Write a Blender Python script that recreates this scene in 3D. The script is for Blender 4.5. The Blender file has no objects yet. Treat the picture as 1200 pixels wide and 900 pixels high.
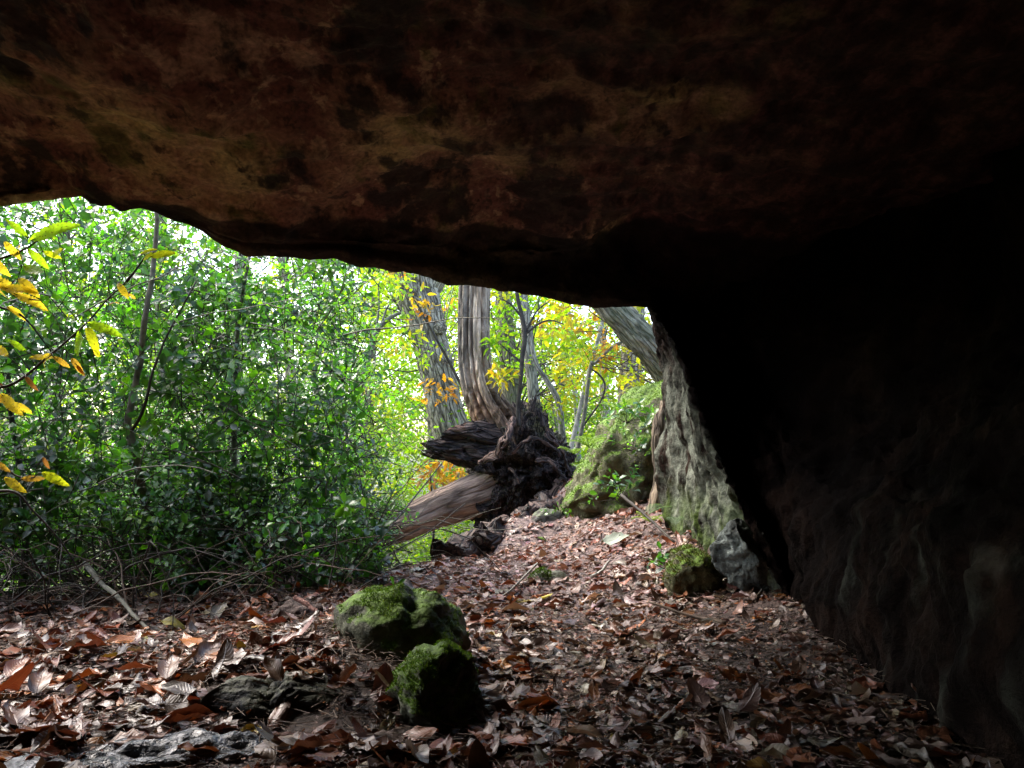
import bpy, math
import numpy as np
from mathutils import Vector

SC = bpy.context.scene
COL = SC.collection
rng = np.random.default_rng(11)
R_ = math.radians

# ------------------------------------------------------------------ camera
CAM_H, PITCH, FPX = 0.82, math.atan(70 / 924), 924.0
cam_d = bpy.data.cameras.new('camera')
cam_d.sensor_width = 36.0
cam_d.lens = 36.0 * FPX / 1200
cam_d.clip_start, cam_d.clip_end = 0.05, 900
cam = bpy.data.objects.new('camera', cam_d)
cam.location = (0, 0, CAM_H)
cam.rotation_euler = (R_(90) + PITCH, 0, 0)
COL.objects.link(cam)
SC.camera = cam

# ------------------------------------------------------------------ daylight
SUN_EL, SUN_AZ = R_(50), R_(-58)
w = bpy.data.worlds.new('World')
SC.world = w
w.use_nodes = True
wn = w.node_tree.nodes
wn.clear()
sky = wn.new('ShaderNodeTexSky')
sky.sky_type = 'NISHITA'
sky.sun_disc = False
sky.sun_elevation = SUN_EL
sky.sun_rotation = SUN_AZ
sky.air_density, sky.dust_density, sky.ozone_density = 1.0, 3.0, 1.0
bg = wn.new('ShaderNodeBackground')
bg.inputs['Strength'].default_value = 0.15
wo = wn.new('ShaderNodeOutputWorld')
w.node_tree.links.new(sky.outputs[0], bg.inputs[0])
w.node_tree.links.new(bg.outputs[0], wo.inputs[0])
sl = bpy.data.lights.new('sun', 'SUN')
sl.energy, sl.angle, sl.color = 0.7, R_(22), (1.0, 0.96, 0.89)
sun = bpy.data.objects.new('sun', sl)
sd = Vector((math.sin(SUN_AZ) * math.cos(SUN_EL), math.cos(SUN_AZ) * math.cos(SUN_EL), math.sin(SUN_EL)))
sun.rotation_euler = (-sd).to_track_quat('-Z', 'Y').to_euler()
sun.location = (0, 0, 30)
COL.objects.link(sun)
SC.view_settings.view_transform = 'Standard'
SC.view_settings.look = 'None'
SC.view_settings.exposure = 2.75
SC.view_settings.gamma = 1.0
cy = SC.cycles
cy.max_bounces, cy.diffuse_bounces, cy.glossy_bounces, cy.transmission_bounces = 7, 5, 2, 5
cy.caustics_reflective = cy.caustics_refractive = False
cy.use_denoising = True
SC.render.film_transparent = False

# ------------------------------------------------------------------ helpers
_cp, _sp = math.cos(PITCH), math.sin(PITCH)


def at(px, py, Y):
    """a point of the photograph (1200x900) at the distance Y, as a place in the world"""
    a, b = (px - 600) / FPX, (450 - py) / FPX
    d = (a, _cp - b * _sp, _sp + b * _cp)
    t = Y / d[1]
    return np.array((d[0] * t, Y, CAM_H + d[2] * t))


def proj(P):
    P = np.atleast_2d(P)
    x, y, z = P[:, 0], P[:, 1], P[:, 2] - CAM_H
    f = y * _cp + z * _sp
    u = -y * _sp + z * _cp
    return 600 + FPX * x / f, 450 - FPX * u / f, f


_perm = np.random.default_rng(3).permutation(512)
_grad = np.random.default_rng(4).normal(size=(512, 3))
_grad /= np.linalg.norm(_grad, axis=1)[:, None]


def perlin(P):
    i = np.floor(P).astype(np.int64)
    f = P - i
    u = f * f * f * (f * (f * 6 - 15) + 10)
    out = np.zeros(len(P))
    for dx in (0, 1):
        for dy in (0, 1):
            for dz in (0, 1):
                h = _perm[(_perm[(_perm[(i[:, 0] + dx) & 511] + i[:, 1] + dy) & 511] + i[:, 2] + dz) & 511]
                g = _grad[h]
                d = (f[:, 0] - dx) * g[:, 0] + (f[:, 1] - dy) * g[:, 1] + (f[:, 2] - dz) * g[:, 2]
                wx = u[:, 0] if dx else 1 - u[:, 0]
                wy = u[:, 1] if dy else 1 - u[:, 1]
                wz = u[:, 2] if dz else 1 - u[:, 2]
                out += d * wx * wy * wz
    return out * 1.5


def fbm(P, s=1.0, o=4, seed=0.0, ridged=False):
    P = np.asarray(P, float) * s + seed * 17.31 + 100.0
    a, out = 1.0, np.zeros(len(P))
    for _ in range(o):
        n = perlin(P)
        out += a * ((1 - np.abs(n) * 2) if ridged else n)
        P = P * 2.03 + 5.7
        a *= 0.5
    return out


def setp(o, label=None, cat=None, group=None, kind=None):
    for k, v in (('label', label), ('category', cat), ('group', group), ('kind', kind)):
        if v:
            o[k] = v
    return o


def mesh_data(name, V, F, m, col=None, vec=None, fl=None, smooth=True):
    V = np.ascontiguousarray(V, np.float32)
    F = np.ascontiguousarray(F, np.int32)
    me = bpy.data.meshes.new(name)
    me.vertices.add(len(V))
    me.vertices.foreach_set('co', V.ravel())
    me.loops.add(F.size)
    me.loops.foreach_set('vertex_index', F.ravel())
    me.polygons.add(len(F))
    me.polygons.foreach_set('loop_start', np.arange(0, F.size, F.shape[1], dtype=np.int32))
    me.polygons.foreach_set('use_smooth', np.full(len(F), smooth, bool))
    me.update(calc_edges=True)
    if True:
        col = np.ones((len(V), 3)) if col is None else col
        c = np.ones((len(V), 4), np.float32)
        c[:, :3] = col
        me.color_attributes.new('col', 'FLOAT_COLOR', 'POINT').data.foreach_set('color', c.ravel())
    if vec is not None:
        me.attributes.new('tuv', 'FLOAT_VECTOR', 'POINT').data.foreach_set('vector', np.ascontiguousarray(vec, np.float32).ravel())
    if fl is not None:
        for k, a in fl.items():
            me.attributes.new(k, 'FLOAT', 'POINT').data.foreach_set('value', np.ascontiguousarray(a, np.float32))
    me.materials.append(m)
    return me


def link(name, me, parent=None):
    o = bpy.data.objects.new(name, me)
    COL.objects.link(o)
    if parent is not None:
        o.parent = parent
        o.matrix_parent_inverse = parent.matrix_world.inverted() if False else o.matrix_parent_inverse
        if me is not None and parent.location.length > 0 and o.get('_abs') is None:
            # meshes are written in world coordinates: keep them there under an Empty that is elsewhere
            o.location = -parent.location
            if parent.parent is not None:
                o.location = -parent.location
    return o


def put(name, V, F, m, parent=None, **k):
    return link(name, mesh_data(name, V, F, m, **k), parent)


def empty(name, loc, label, cat, group=None):
    e = bpy.data.objects.new(name, None)
    e.empty_display_size = 0.1
    e.location = [float(c) for c in loc]
    COL.objects.link(e)
    return setp(e, label, cat, group)


def under(name, V, F, m, thing, **k):
    """a part: geometry written in world coordinates, child of an Empty without rotation"""
    o = bpy.data.objects.new(name, mesh_data(name, V, F, m, **k))
    COL.objects.link(o)
    o.parent = thing
    off = Vector((0, 0, 0))
    p = thing
    while p is not None:
        off -= p.location
        p = p.parent
    o.location = off
    return o


def join(parts):
    """[(V, F, extra...)] -> one soup"""
    Vs, Fs, n = [], [], 0
    for V, F in parts:
        Vs.append(V)
        Fs.append(F + n)
        n += len(V)
    return np.concatenate(Vs), np.concatenate(Fs)


def norm(a):
    return a / (np.linalg.norm(a, axis=-1, keepdims=True) + 1e-9)


def catmull(P, n):
    """n points per segment through the control points P (k, d)"""
    P = np.asarray(P, float)
    Q = np.concatenate([[2 * P[0] - P[1]], P, [2 * P[-1] - P[-2]]])
    ns = n if hasattr(n, '__len__') else [n] * (len(P) - 1)
    out = []
    for i, k in enumerate(ns):
        t = np.linspace(0, 1, k, endpoint=False).reshape((-1,) + (1,) * (P.ndim - 1))
        a, b, c, d = Q[i], Q[i + 1], Q[i + 2], Q[i + 3]
        out.append(0.5 * (2 * b + (c - a) * t + (2 * a - 5 * b + 4 * c - d) * t ** 2 + (3 * b - a - 3 * c + d) * t ** 3))
    out.append(P[-1:])
    return np.concatenate(out)


def grid_faces(nu, nv, wrap=False):
    i = np.arange(nu - 1)[:, None]
    jn = nv if wrap else nv - 1
    j = np.arange(jn)[None, :]
    j2 = (j + 1) % nv
    return np.stack([i * nv + j, i * nv + j2, (i + 1) * nv + j2, (i + 1) * nv + j], -1).reshape(-1, 4)


def tube(pts, rad, seg=8, n=6, shape=None, cap=True):
    """tapered limb through pts; shape(theta, s) gives a radius factor. Returns V, F, tuv"""
    C = catmull(np.column_stack([np.asarray(pts, float), np.asarray(rad, float)]), n)
    P, r = C[:, :3], np.maximum(C[:, 3], 1e-4)
    T = norm(np.gradient(P, axis=0))
    up = np.array([0, 1, 0.03]) if abs(T[0][1]) < 0.8 else np.array([1.0, 0, 0])
    A = np.zeros_like(P)
    a = norm(np.cross(T[0], up))
    for i in range(len(P)):
        a = norm(a - np.dot(a, T[i]) * T[i])
        A[i] = a
    B = np.cross(T, A)
    th = np.linspace(0, 2 * np.pi, seg, endpoint=False)
    s = np.concatenate([[0], np.cumsum(np.linalg.norm(np.diff(P, axis=0), axis=1))])
    RR = r[:, None] * np.ones(seg)
    if shape is not None:
        RR = RR * shape(th[None, :], s[:, None])
    V = P[:, None] + (A[:, None] * np.cos(th)[None, :, None] + B[:, None] * np.sin(th)[None, :, None]) * RR[..., None]
    tuv = np.stack([np.cos(th)[None] * r[:, None], np.sin(th)[None] * r[:, None], np.broadcast_to(s[:, None] * 0.14, RR.shape)], -1)
    F = grid_faces(len(P), seg, True)
    V = V.reshape(-1, 3)
    tuv = tuv.reshape(-1, 3)
    if cap:
        b = (len(P) - 1) * seg
        V = np.concatenate([V, P[:1], P[-1:]])
        tuv = np.concatenate([tuv, [[0, 0, 0]], [[0, 0, s[-1] * 0.14]]])
        j = np.arange(seg)
        c0, c1 = len(V) - 2, len(V) - 1
        F = np.concatenate([F, np.stack([(j + 1) % seg, j, np.full(seg, c0), np.full(seg, c0)], -1)[:0],
                            ])
        # fans as quads over two sectors
        k = np.arange(0, seg, 2)
        F = np.concatenate([F, np.stack([(k + 2) % seg, (k + 1) % seg, k, np.full(len(k), c0)], -1),
                            np.stack([b + k, b + (k + 1) % seg, b + (k + 2) % seg, np.full(len(k), c1)], -1)])
    return V, F, tuv


def tubes(list_of, **k):
    Vs, Fs, Ts, n = [], [], [], 0
    for pts, rad in list_of:
        V, F, t = tube(pts, rad, **k)
        Vs.append(V); Fs.append(F + n); Ts.append(t); n += len(V)
    return np.concatenate(Vs), np.concatenate(Fs), np.concatenate(Ts)


def sticks(A, B, r0, r1, seg=3):
    """many thin straight twigs at once"""
    A, B = np.asarray(A, float), np.asarray(B, float)
    n = len(A)
    T = norm(B - A)
    ref = np.where(np.abs(T[:, 2:3]) < 0.9, np.array([[0, 0, 1.0]]), np.array([[1.0, 0, 0]]))
    X = norm(np.cross(T, ref)); Yv = np.cross(T, X)
    th = np.arange(seg) * 2 * np.pi / seg
    ring = X[:, None] * np.cos(th)[None, :, None] + Yv[:, None] * np.sin(th)[None, :, None]
    r0 = np.broadcast_to(r0, n)[:, None, None]; r1 = np.broadcast_to(r1, n)[:, None, None]
    V = np.concatenate([A[:, None] + ring * r0, B[:, None] + ring * r1], 1)
    j = np.arange(seg)
    f = np.stack([j, (j + 1) % seg, seg + (j + 1) % seg, seg + j], -1)
    F = (f[None] + (np.arange(n) * 2 * seg)[:, None, None]).reshape(-1, 4)
    return V.reshape(-1, 3), F


def chain_sticks(P, r, seg=3):
    """P (n, k, 3) polylines -> joined twig geometry, r (n, k)"""
    n, k, _ = P.shape
    T = norm(np.gradient(P, axis=1))
    ref = np.zeros_like(T); ref[..., 2] = 1; ref[np.abs(T[..., 2]) > 0.95] = (1, 0, 0)
    X = norm(np.cross(T, ref)); Yv = np.cross(T, X)
    th = np.arange(seg) * 2 * np.pi / seg
    V = P[:, :, None] + (X[:, :, None] * np.cos(th)[:, None] + Yv[:, :, None] * np.sin(th)[:, None]) * r[:, :, None, None]
    f = grid_faces(k, seg, True)
    F = (f[None] + (np.arange(n) * k * seg)[:, None, None]).reshape(-1, 4)
    return V.reshape(-1, 3), F


_ico = {}


def ico(sub):
    if sub not in _ico:
        import bmesh
        bm = bmesh.new()
        bmesh.ops.create_icosphere(bm, subdivisions=sub, radius=1)
        bm.verts.ensure_lookup_table()
        V = np.array([v.co[:] for v in bm.verts])
        F = np.array([[v.index for v in f.verts] for f in bm.faces])
        bm.free()
        _ico[sub] = (norm(V), F)
    return _ico[sub]


def frames(d, nrm):
    x = norm(d)
    z = norm(nrm - (nrm * x).sum(-1, keepdims=True) * x)
    y = np.cross(z, x)
    return np.stack([x, y, z], -1)


def randdir(n):
    return norm(rng.normal(size=(n, 3)))


def leaf(W=0.4, nu=6, nv=4, curl=0.0, bend=0.0, twist=0.0, teeth=0.0, point=0.9, wav=0.0, seed=0):
    """a leaf of length 1 along x; blade across y, curled about its midrib and bent along it"""
    r = np.random.default_rng(seed)
    u = np.linspace(0, 1, nu + 1)
    wd = 0.5 * W * np.maximum(np.sin(np.pi * u ** point), 0) ** 0.75
    wd[0] = 0.012; wd[-1] = 0.004
    if teeth:
        wd[1:-1] *= 1 + teeth * np.where(np.arange(1, nu) % 2 == 0, 1, -1)
    v = np.linspace(-1, 1, nv + 1)
    U, Vv = np.meshgrid(u, v, indexing='ij')
    D = Vv * wd[:, None]
    k = curl * (1 + 0.5 * (r.random() - 0.5) * U) / (0.5 * W)
    k = np.where(np.abs(k) < 1e-3, 1e-3, k)
    y = np.sin(k * np.abs(D)) / k * np.sign(D)
    z = (1 - np.cos(k * np.abs(D))) / k
    z = z + 0.05 * W * np.abs(Vv)
    if wav:
        z = z + wav * np.sin(U * 9 + r.random() * 6) * np.abs(Vv) + wav * r.normal(size=U.shape) * 0.5
    tw = twist * (U - 0.3)
    y, z = y * np.cos(tw) - z * np.sin(tw), y * np.sin(tw) + z * np.cos(tw)
    b = bend if abs(bend) > 1e-3 else 1e-3
    x = np.sin(b * U) / b - z * np.sin(b * U)
    z2 = -(1 - np.cos(b * U)) / b + z * np.cos(b * U)
    P = np.stack([x, y, z2], -1).reshape(-1, 3)
    P[:, 0] -= P[:, 0].mean() * 0
    uv = np.stack([U, Vv, np.zeros_like(U)], -1).reshape(-1, 3)
    return P, grid_faces(nu + 1, nv + 1), uv


def scatter(protos, pos, R, scale, col):
    """copies of the leaf shapes -> V, F, col, uv"""
    n = len(pos)
    which = rng.integers(0, len(protos), n)
    Vs, Fs, Cs, Us, off = [], [], [], [], 0
    for i, (P, F, uv) in enumerate(protos):
        m = which == i
        k = m.sum()
        if not k:
            continue
        V = np.einsum('mij,nj->mni', R[m] * scale[m][:, None, None], P) + pos[m][:, None]
        Vs.append(V.reshape(-1, 3))
        Fs.append((F[None] + (np.arange(k) * len(P))[:, None, None]).reshape(-1, F.shape[1]) + off)
        Cs.append(np.repeat(col[m], len(P), 0))
        Us.append(np.tile(uv, (k, 1)))
        off += k * len(P)
    return np.concatenate(Vs), np.concatenate(Fs), np.concatenate(Cs), np.concatenate(Us)


def pick(pal, n, jit=0.18):
    pal = np.asarray(pal, float)
    wts = pal[:, 3] / pal[:, 3].sum()
    c = pal[rng.choice(len(pal), n, p=wts), :3]
    c = c * (1 + jit * rng.normal(size=(n, 1))) * (1 + 0.08 * rng.normal(size=(n, 3)))
    return np.clip(c, 0.003, 0.9)


# ------------------------------------------------------------------ materials
class Mat:
    def __init__(s, name):
        s.m = bpy.data.materials.new(name)
        s.m.use_nodes = True
        s.t = s.m.node_tree
        s.t.nodes.clear()

    def n(s, typ, props=None, **inp):
        nd = s.t.nodes.new('ShaderNode' + typ)
        for k, v in (props or {}).items():
            setattr(nd, k, v)
        for k, v in inp.items():
            key = k.replace('_', ' ')
            sock = nd.inputs[int(k[1:])] if k[0] == 'i' and k[1:].isdigit() else nd.inputs[key]
            if isinstance(v, bpy.types.NodeSocket):
                s.t.links.new(v, sock)
            else:
                sock.default_value = v
        return nd

    def ramp(s, fac, stops):
        nd = s.t.nodes.new('ShaderNodeValToRGB')
        e = nd.color_ramp.elements
        while len(e) < len(stops):
            e.new(0.5)
        for el, (p, c) in zip(e, stops):
            el.position = p
            el.color = tuple(c) + (1,) if hasattr(c, '__len__') else (c, c, c, 1)
        s.t.links.new(fac, nd.inputs[0])
        return nd.outputs[0]

    def mix(s, fac, a, b, blend='MIX'):
        nd = s.t.nodes.new('ShaderNodeMix')
        nd.data_type = 'RGBA'
        nd.blend_type = blend
        for i, v in ((0, fac), (6, a), (7, b)):
            if isinstance(v, bpy.types.NodeSocket):
                s.t.links.new(v, nd.inputs[i])
            elif i == 0:
                nd.inputs[i].default_value = v
            else:
                nd.inputs[i].default_value = tuple(v) + (1,)
        return nd.outputs[2]

    def math(s, op, a, b=0.5):
        nd = s.t.nodes.new('ShaderNodeMath')
        nd.operation = op
        for i, v in ((0, a), (1, b)):
            if isinstance(v, bpy.types.NodeSocket):
                s.t.links.new(v, nd.inputs[i])
            else:
                nd.inputs[i].default_value = v
        return nd.outputs[0]

    def noise(s, vec, scale, detail=6, rough=0.55, dist=0.0):
        return s.n('TexNoise', Vector=vec, Scale=scale, Detail=detail, Roughness=rough, Distortion=dist).outputs[0]

    def out(s, shader):
        o = s.t.nodes.new('ShaderNodeOutputMaterial')
        s.t.links.new(shader, o.inputs[0])
        return s.m

    def bump(s, h, strength=0.5, dist=0.02, normal=None):
        nd = s.n('Bump', Strength=strength, Distance=dist, Height=h)
        if normal is not None:
            s.t.links.new(normal, nd.inputs['Normal'])
        return nd.outputs[0]

    def pos(s):
        return s.n('NewGeometry').outputs['Position']

    def upz(s):
        return s.n('SeparateXYZ', i0=s.n('NewGeometry').outputs['Normal']).outputs[2]

    def attr(s, name, out='Color'):
        return s.n('Attribute', {'attribute_name': name}).outputs[out]

    def stretch(s, vec, sx, sy, sz):
        return s.n('Mapping', Vector=vec, Scale=(sx, sy, sz)).outputs[0]


def leaf_mat(name, rough=0.4, spec=0.5, trans=0.45, tcol=(1.15, 1.25, 0.6), veins=0.3, spots=0.0):
    M = Mat(name)
    c = M.mix(1.0, M.attr('col'), M.n('ObjectInfo').outputs['Color'], 'MULTIPLY')
    uv = M.attr('tuv', 'Vector')
    sx = M.n('SeparateXYZ', i0=uv)
    av = M.math('ABSOLUTE', sx.outputs[1])
    ph = M.math('SUBTRACT', M.math('MULTIPLY', sx.outputs[0], 70.0), M.math('MULTIPLY', av, 16.0))
    wv = M.math('SINE', ph, 0)
    mid = M.ramp(av, [(0.0, 1.0), (0.1, 0.0)])
    vein = M.math('MAXIMUM', M.math('MULTIPLY', wv, 0.5), M.math('MULTIPLY', mid, 1.2))
    n1 = M.noise(M.pos(), 55, 3)
    c = M.mix(M.math('MULTIPLY', n1, 0.55), c, M.mix(1.0, c, (0.45, 0.42, 0.4), 'MULTIPLY'))
    if spots:
        n2 = M.noise(M.pos(), 140, 2)
        c = M.mix(M.ramp(n2, [(0.60, 0.0), (0.68, spots)]), c, (0.09, 0.045, 0.015))
    c = M.mix(M.math('MULTIPLY', M.math('MAXIMUM', vein, 0.0), veins * 0.4), c, M.mix(1.0, c, (1.6, 1.5, 1.3), 'MULTIPLY'))
    b = M.bump(vein, veins, 0.002)
    p = M.n('BsdfPrincipled', Base_Color=c, Roughness=rough, Normal=b)
    p.inputs['Specular IOR Level'].default_value = spec
    if trans <= 0:
        return M.out(p.outputs[0])
    tc = M.mix(1.0, c, tcol, 'MULTIPLY')
    t = M.n('BsdfTranslucent', Color=tc)
    ms = M.n('MixShader', i0=trans, i1=p.outputs[0], i2=t.outputs[0])
    return M.out(ms.outputs[0])


def bark_mat(name, dark, light, sc=30.0, bump=0.8, moss=0.0, rough=0.85, dist=0.03, third=None, plates=0.9, crack=0.88):
    M = Mat(name)
    v = M.attr('tuv', 'Vector')
    n0 = M.noise(v, sc, 8, 0.62, 0.2)
    n2 = M.noise(M.pos(), 3.5, 5)
    vd = M.n('VectorMath', {'operation': 'ADD'}, i0=v, i1=M.mix(1.0, M.n('TexNoise', Vector=v, Scale=sc * .6, Detail=4.0).outputs[1], (0.06, 0.06, 0.06), 'MULTIPLY')).outputs[0]
    vo = M.n('TexVoronoi', {'feature': 'DISTANCE_TO_EDGE'}, Vector=vd, Scale=sc * plates)
    n1 = M.math('MULTIPLY', M.ramp(n0, [(0.30, 0.35), (0.62, 1.0)]), M.ramp(vo.outputs[0], [(0.0, 1 - crack), (0.16, 1.0)]))
    c = M.ramp(n1, [(0.15, dark), (0.85, light)])
    if third:
        c = M.mix(M.ramp(n2, [(0.48, 0.0), (0.62, 0.8)]), c, M.mix(1.0, M.ramp(n1, [(0.3, 0.35), (0.6, 1.0)]), third, 'MULTIPLY'))
    c = M.mix(0.6, c, M.mix(1.0, c, M.ramp(n2, [(0.3, 0.55), (0.7, 1.35)]), 'MULTIPLY'))
    if moss:
        f = M.math('MULTIPLY', M.ramp(M.noise(M.pos(), 6, 5), [(0.46, 0.0), (0.58, 1.0)]), moss)
        c = M.mix(f, c, (0.06, 0.085, 0.02))
    cl = M.attr('col')
    c = M.mix(1.0, c, cl, 'MULTIPLY')
    b = M.bump(n1, bump, dist, M.bump(n2, 0.3, 0.05))
    p = M.n('BsdfPrincipled', Base_Color=c, Roughness=rough, Normal=b)
    p.inputs['Specular IOR Level'].default_value = 0.3
    return M.out(p.outputs[0])


def rock_mat(name, cols, sc=2.0, bump=0.7, moss=0.0, mosscol=(0.075, 0.11, 0.018), rough=0.8, spec=0.3, lichen=None, fine=30):
    M = Mat(name)
    P = M.pos()
    n1 = M.noise(P, sc, 8, 0.6, 0.6)
    n2 = M.noise(P, fine, 6, 0.6)
    n3 = M.noise(P, sc * 3.1, 6, 0.6, 0.3)
    k = len(cols)
    c = M.ramp(n1, [(0.32 + 0.36 * i / (k - 1), cc) for i, cc in enumerate(cols)])
    c = M.mix(0.7, c, M.mix(1.0, c, M.ramp(n3, [(0.3, 0.45), (0.7, 1.6)]), 'MULTIPLY'))
    c = M.mix(0.6, c, M.mix(1.0, c, M.ramp(n2, [(0.3, 0.5), (0.7, 1.45)]), 'MULTIPLY'))
    if lichen:
        f = M.ramp(M.noise(M.stretch(P, 1, 1, 0.45), 9, 7, 0.65), [(0.40, 0.0), (0.60, 1.0)])
        f = M.math('MULTIPLY', f, M.attr('lich', 'Fac'))
        lc = M.mix(M.noise(P, 45, 4), lichen[0], lichen[1])
        c = M.mix(f, c, lc)
        g = M.math('MULTIPLY', M.attr('green', 'Fac'), M.ramp(M.noise(P, 7, 6), [(0.40, 0.0), (0.56, 0.9)]))
        c = M.mix(g, c, mosscol)
    if moss:
        f = M.math('ADD', M.upz(), M.math('MULTIPLY', M.math('SUBTRACT', n3, 0.5), 2.4))
        f = M.math('MULTIPLY', M.ramp(f, [(0.42, 0.0), (0.62, 1.0)]), moss)
        mc = M.mix(1.0, mosscol, M.ramp(n2, [(0.3, 0.3), (0.7, 1.7)]), 'MULTIPLY')
        c = M.mix(f, c, mc)
    b = M.bump(n2, bump * 0.7, 0.015, M.bump(n3, bump, 0.05))
    p = M.n('BsdfPrincipled', Base_Color=c, Roughness=rough, Normal=b)
    p.inputs['Specular IOR Level'].default_value = spec
    return M.out(p.outputs[0])


def plain_mat(name, col, rough=0.8, spec=0.3, var=0.5, sc=20, trans=0.0):
    M = Mat(name)
    n1 = M.noise(M.pos(), sc, 5)
    c = M.mix(1.0, col, M.ramp(n1, [(0.3, 1 - var), (0.7, 1 + var)]), 'MULTIPLY')
    p = M.n('BsdfPrincipled', Base_Color=c, Roughness=rough, Normal=M.bump(n1, 0.4, 0.005))
    p.inputs['Specular IOR Level'].default_value = spec
    if trans:
        t = M.n('BsdfTranslucent', Color=M.mix(1.0, c, (1.3, 1.3, 0.7), 'MULTIPLY'))
        return M.out(M.n('MixShader', i0=trans, i1=p.outputs[0], i2=t.outputs[0]).outputs[0])
    return M.out(p.outputs[0])


def ground_mat():
    M = Mat('forest_soil')
    P = M.pos()
    n1 = M.noise(P, 2.2, 7, 0.6)
    n2 = M.noise(P, 38, 6, 0.65)
    n3 = M.noise(P, 110, 4, 0.7)
    soil = M.ramp(n2, [(0.32, (0.012, 0.008, 0.006)), (0.52, (0.042, 0.026, 0.020)), (0.70, (0.11, 0.072, 0.058))])
    path = M.ramp(n2, [(0.3, (0.06, 0.038, 0.033)), (0.5, (0.145, 0.098, 0.086)), (0.66, (0.29, 0.21, 0.19))])
    c = M.mix(M.attr('path', 'Fac'), soil, path)
    c = M.mix(0.6, c, M.mix(1.0, c, M.ramp(n3, [(0.3, 0.5), (0.7, 1.5)]), 'MULTIPLY'))
    far = M.ramp(n1, [(0.35, (0.035, 0.05, 0.015)), (0.6, (0.09, 0.10, 0.03))])
    c = M.mix(M.attr('far', 'Fac'), c, far)
    b = M.bump(n3, 0.6, 0.006, M.bump(n2, 0.8, 0.02))
    p = M.n('BsdfPrincipled', Base_Color=c, Roughness=0.75, Normal=b)
    p.inputs['Specular IOR Level'].default_value = 0.35
    return M.out(p.outputs[0])


def roof_mat():
    M = Mat('cave_sandstone')
    P = M.pos()
    big = M.noise(M.stretch(P, 1, .6, 1), 1.7, 5, 0.55)
    mid = M.noise(M.stretch(P, 1, .5, 1), 3.4, 8, 0.6)
    mid2 = M.noise(M.stretch(M.n('VectorMath', {'operation': 'ADD'}, i0=P, i1=(7.3, 2.1, 4.4)).outputs[0], 1, .5, 1), 4.0, 7, 0.58)
    mid3 = M.noise(M.stretch(M.n('VectorMath', {'operation': 'ADD'}, i0=P, i1=(1.3, 9.1, 2.4)).outputs[0], 1, .5, 1), 12, 6, 0.62)
    fine = M.noise(P, 55, 4, 0.6)
    c = M.ramp(big, [(0.40, (0.19, 0.085, 0.068)), (0.5, (0.38, 0.23, 0.155)), (0.58, (0.52, 0.42, 0.22))])
    c = M.mix(M.ramp(mid3, [(0.56, 0.0), (0.62, 0.7)]), c, (0.56, 0.40, 0.27))
    c = M.mix(M.ramp(mid2, [(0.60, 0.0), (0.64, 0.8)]), c, (0.50, 0.34, 0.26))
    c = M.mix(M.ramp(mid2, [(0.36, 0.8), (0.44, 0.0)]), c, (0.085, 0.105, 0.018))
    c = M.mix(M.ramp(mid, [(0.50, 0.0), (0.56, 0.9)]), c, (0.014, 0.009, 0.007))
    c = M.mix(M.ramp(mid3, [(0.36, 0.7), (0.42, 0.0)]), c, (0.02, 0.013, 0.010))
    c = M.mix(0.7, c, M.mix(1.0, c, M.ramp(fine, [(0.3, 0.4), (0.7, 1.7)]), 'MULTIPLY'))
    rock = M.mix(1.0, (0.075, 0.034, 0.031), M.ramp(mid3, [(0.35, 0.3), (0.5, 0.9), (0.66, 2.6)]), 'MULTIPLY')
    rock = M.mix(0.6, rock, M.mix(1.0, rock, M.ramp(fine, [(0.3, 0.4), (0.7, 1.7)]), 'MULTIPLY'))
    c = M.mix(M.attr('ochre_falloff', 'Fac'), rock, c)
    c = M.mix(M.attr('lip_shade', 'Fac'), c, (0.009, 0.006, 0.005))
    b = M.bump(fine, 0.6, 0.010, M.bump(mid3, 0.35, 0.02))
    p = M.n('BsdfPrincipled', Base_Color=c, Roughness=0.8, Normal=b)
    p.inputs['Specular IOR Level'].default_value = 0.3
    return M.out(p.outputs[0])


M_ROOF = roof_mat()
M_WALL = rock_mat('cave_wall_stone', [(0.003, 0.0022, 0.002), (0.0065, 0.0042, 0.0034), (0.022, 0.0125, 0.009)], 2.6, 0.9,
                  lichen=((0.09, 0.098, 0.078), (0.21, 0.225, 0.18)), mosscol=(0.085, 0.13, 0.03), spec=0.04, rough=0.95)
M_BANK = rock_mat('mossy_bank_earth', [(0.025, 0.024, 0.012), (0.075, 0.075, 0.032), (0.13, 0.125, 0.07)], 2.6, 0.9, moss=0.95,
                  mosscol=(0.10, 0.17, 0.022))
M_BOULDER = rock_mat('mossy_stone', [(0.03, 0.032, 0.02), (0.085, 0.09, 0.055), (0.16, 0.16, 0.10)], 3.5, 0.8, moss=0.92, mosscol=(0.065, 0.12, 0.012))
M_DARKSTONE = rock_mat('dark_damp_stone', [(0.006, 0.005, 0.004), (0.017, 0.016, 0.011), (0.036, 0.036, 0.022)], 4, 0.8, moss=0.3, mosscol=(0.09, 0.105, 0.045), rough=0.6)
M_BLUESTONE = rock_mat('blue_grey_lichen_stone', [(0.03, 0.033, 0.03), (0.11, 0.128, 0.118), (0.26, 0.30, 0.28)], 7, 1.0)
M_GREYSTONE = rock_mat('grey_path_stone', [(0.05, 0.047, 0.042), (0.14, 0.135, 0.12), (0.22, 0.21, 0.19)], 5, 0.7, moss=0.35)
M_REDSTONE = rock_mat('red_sandstone', [(0.08, 0.035, 0.028), (0.20, 0.095, 0.075), (0.30, 0.17, 0.14)], 8, 0.7)
M_BROWNSTONE = rock_mat('brown_stone', [(0.03, 0.02, 0.016), (0.085, 0.06, 0.05), (0.15, 0.11, 0.095)], 9, 0.8)
M_SLAB = rock_mat('wet_slab', [(0.02, 0.022, 0.028), (0.06, 0.067, 0.082), (0.13, 0.145, 0.175)], 6, 0.9, rough=0.25, spec=0.9, fine=45)
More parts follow.
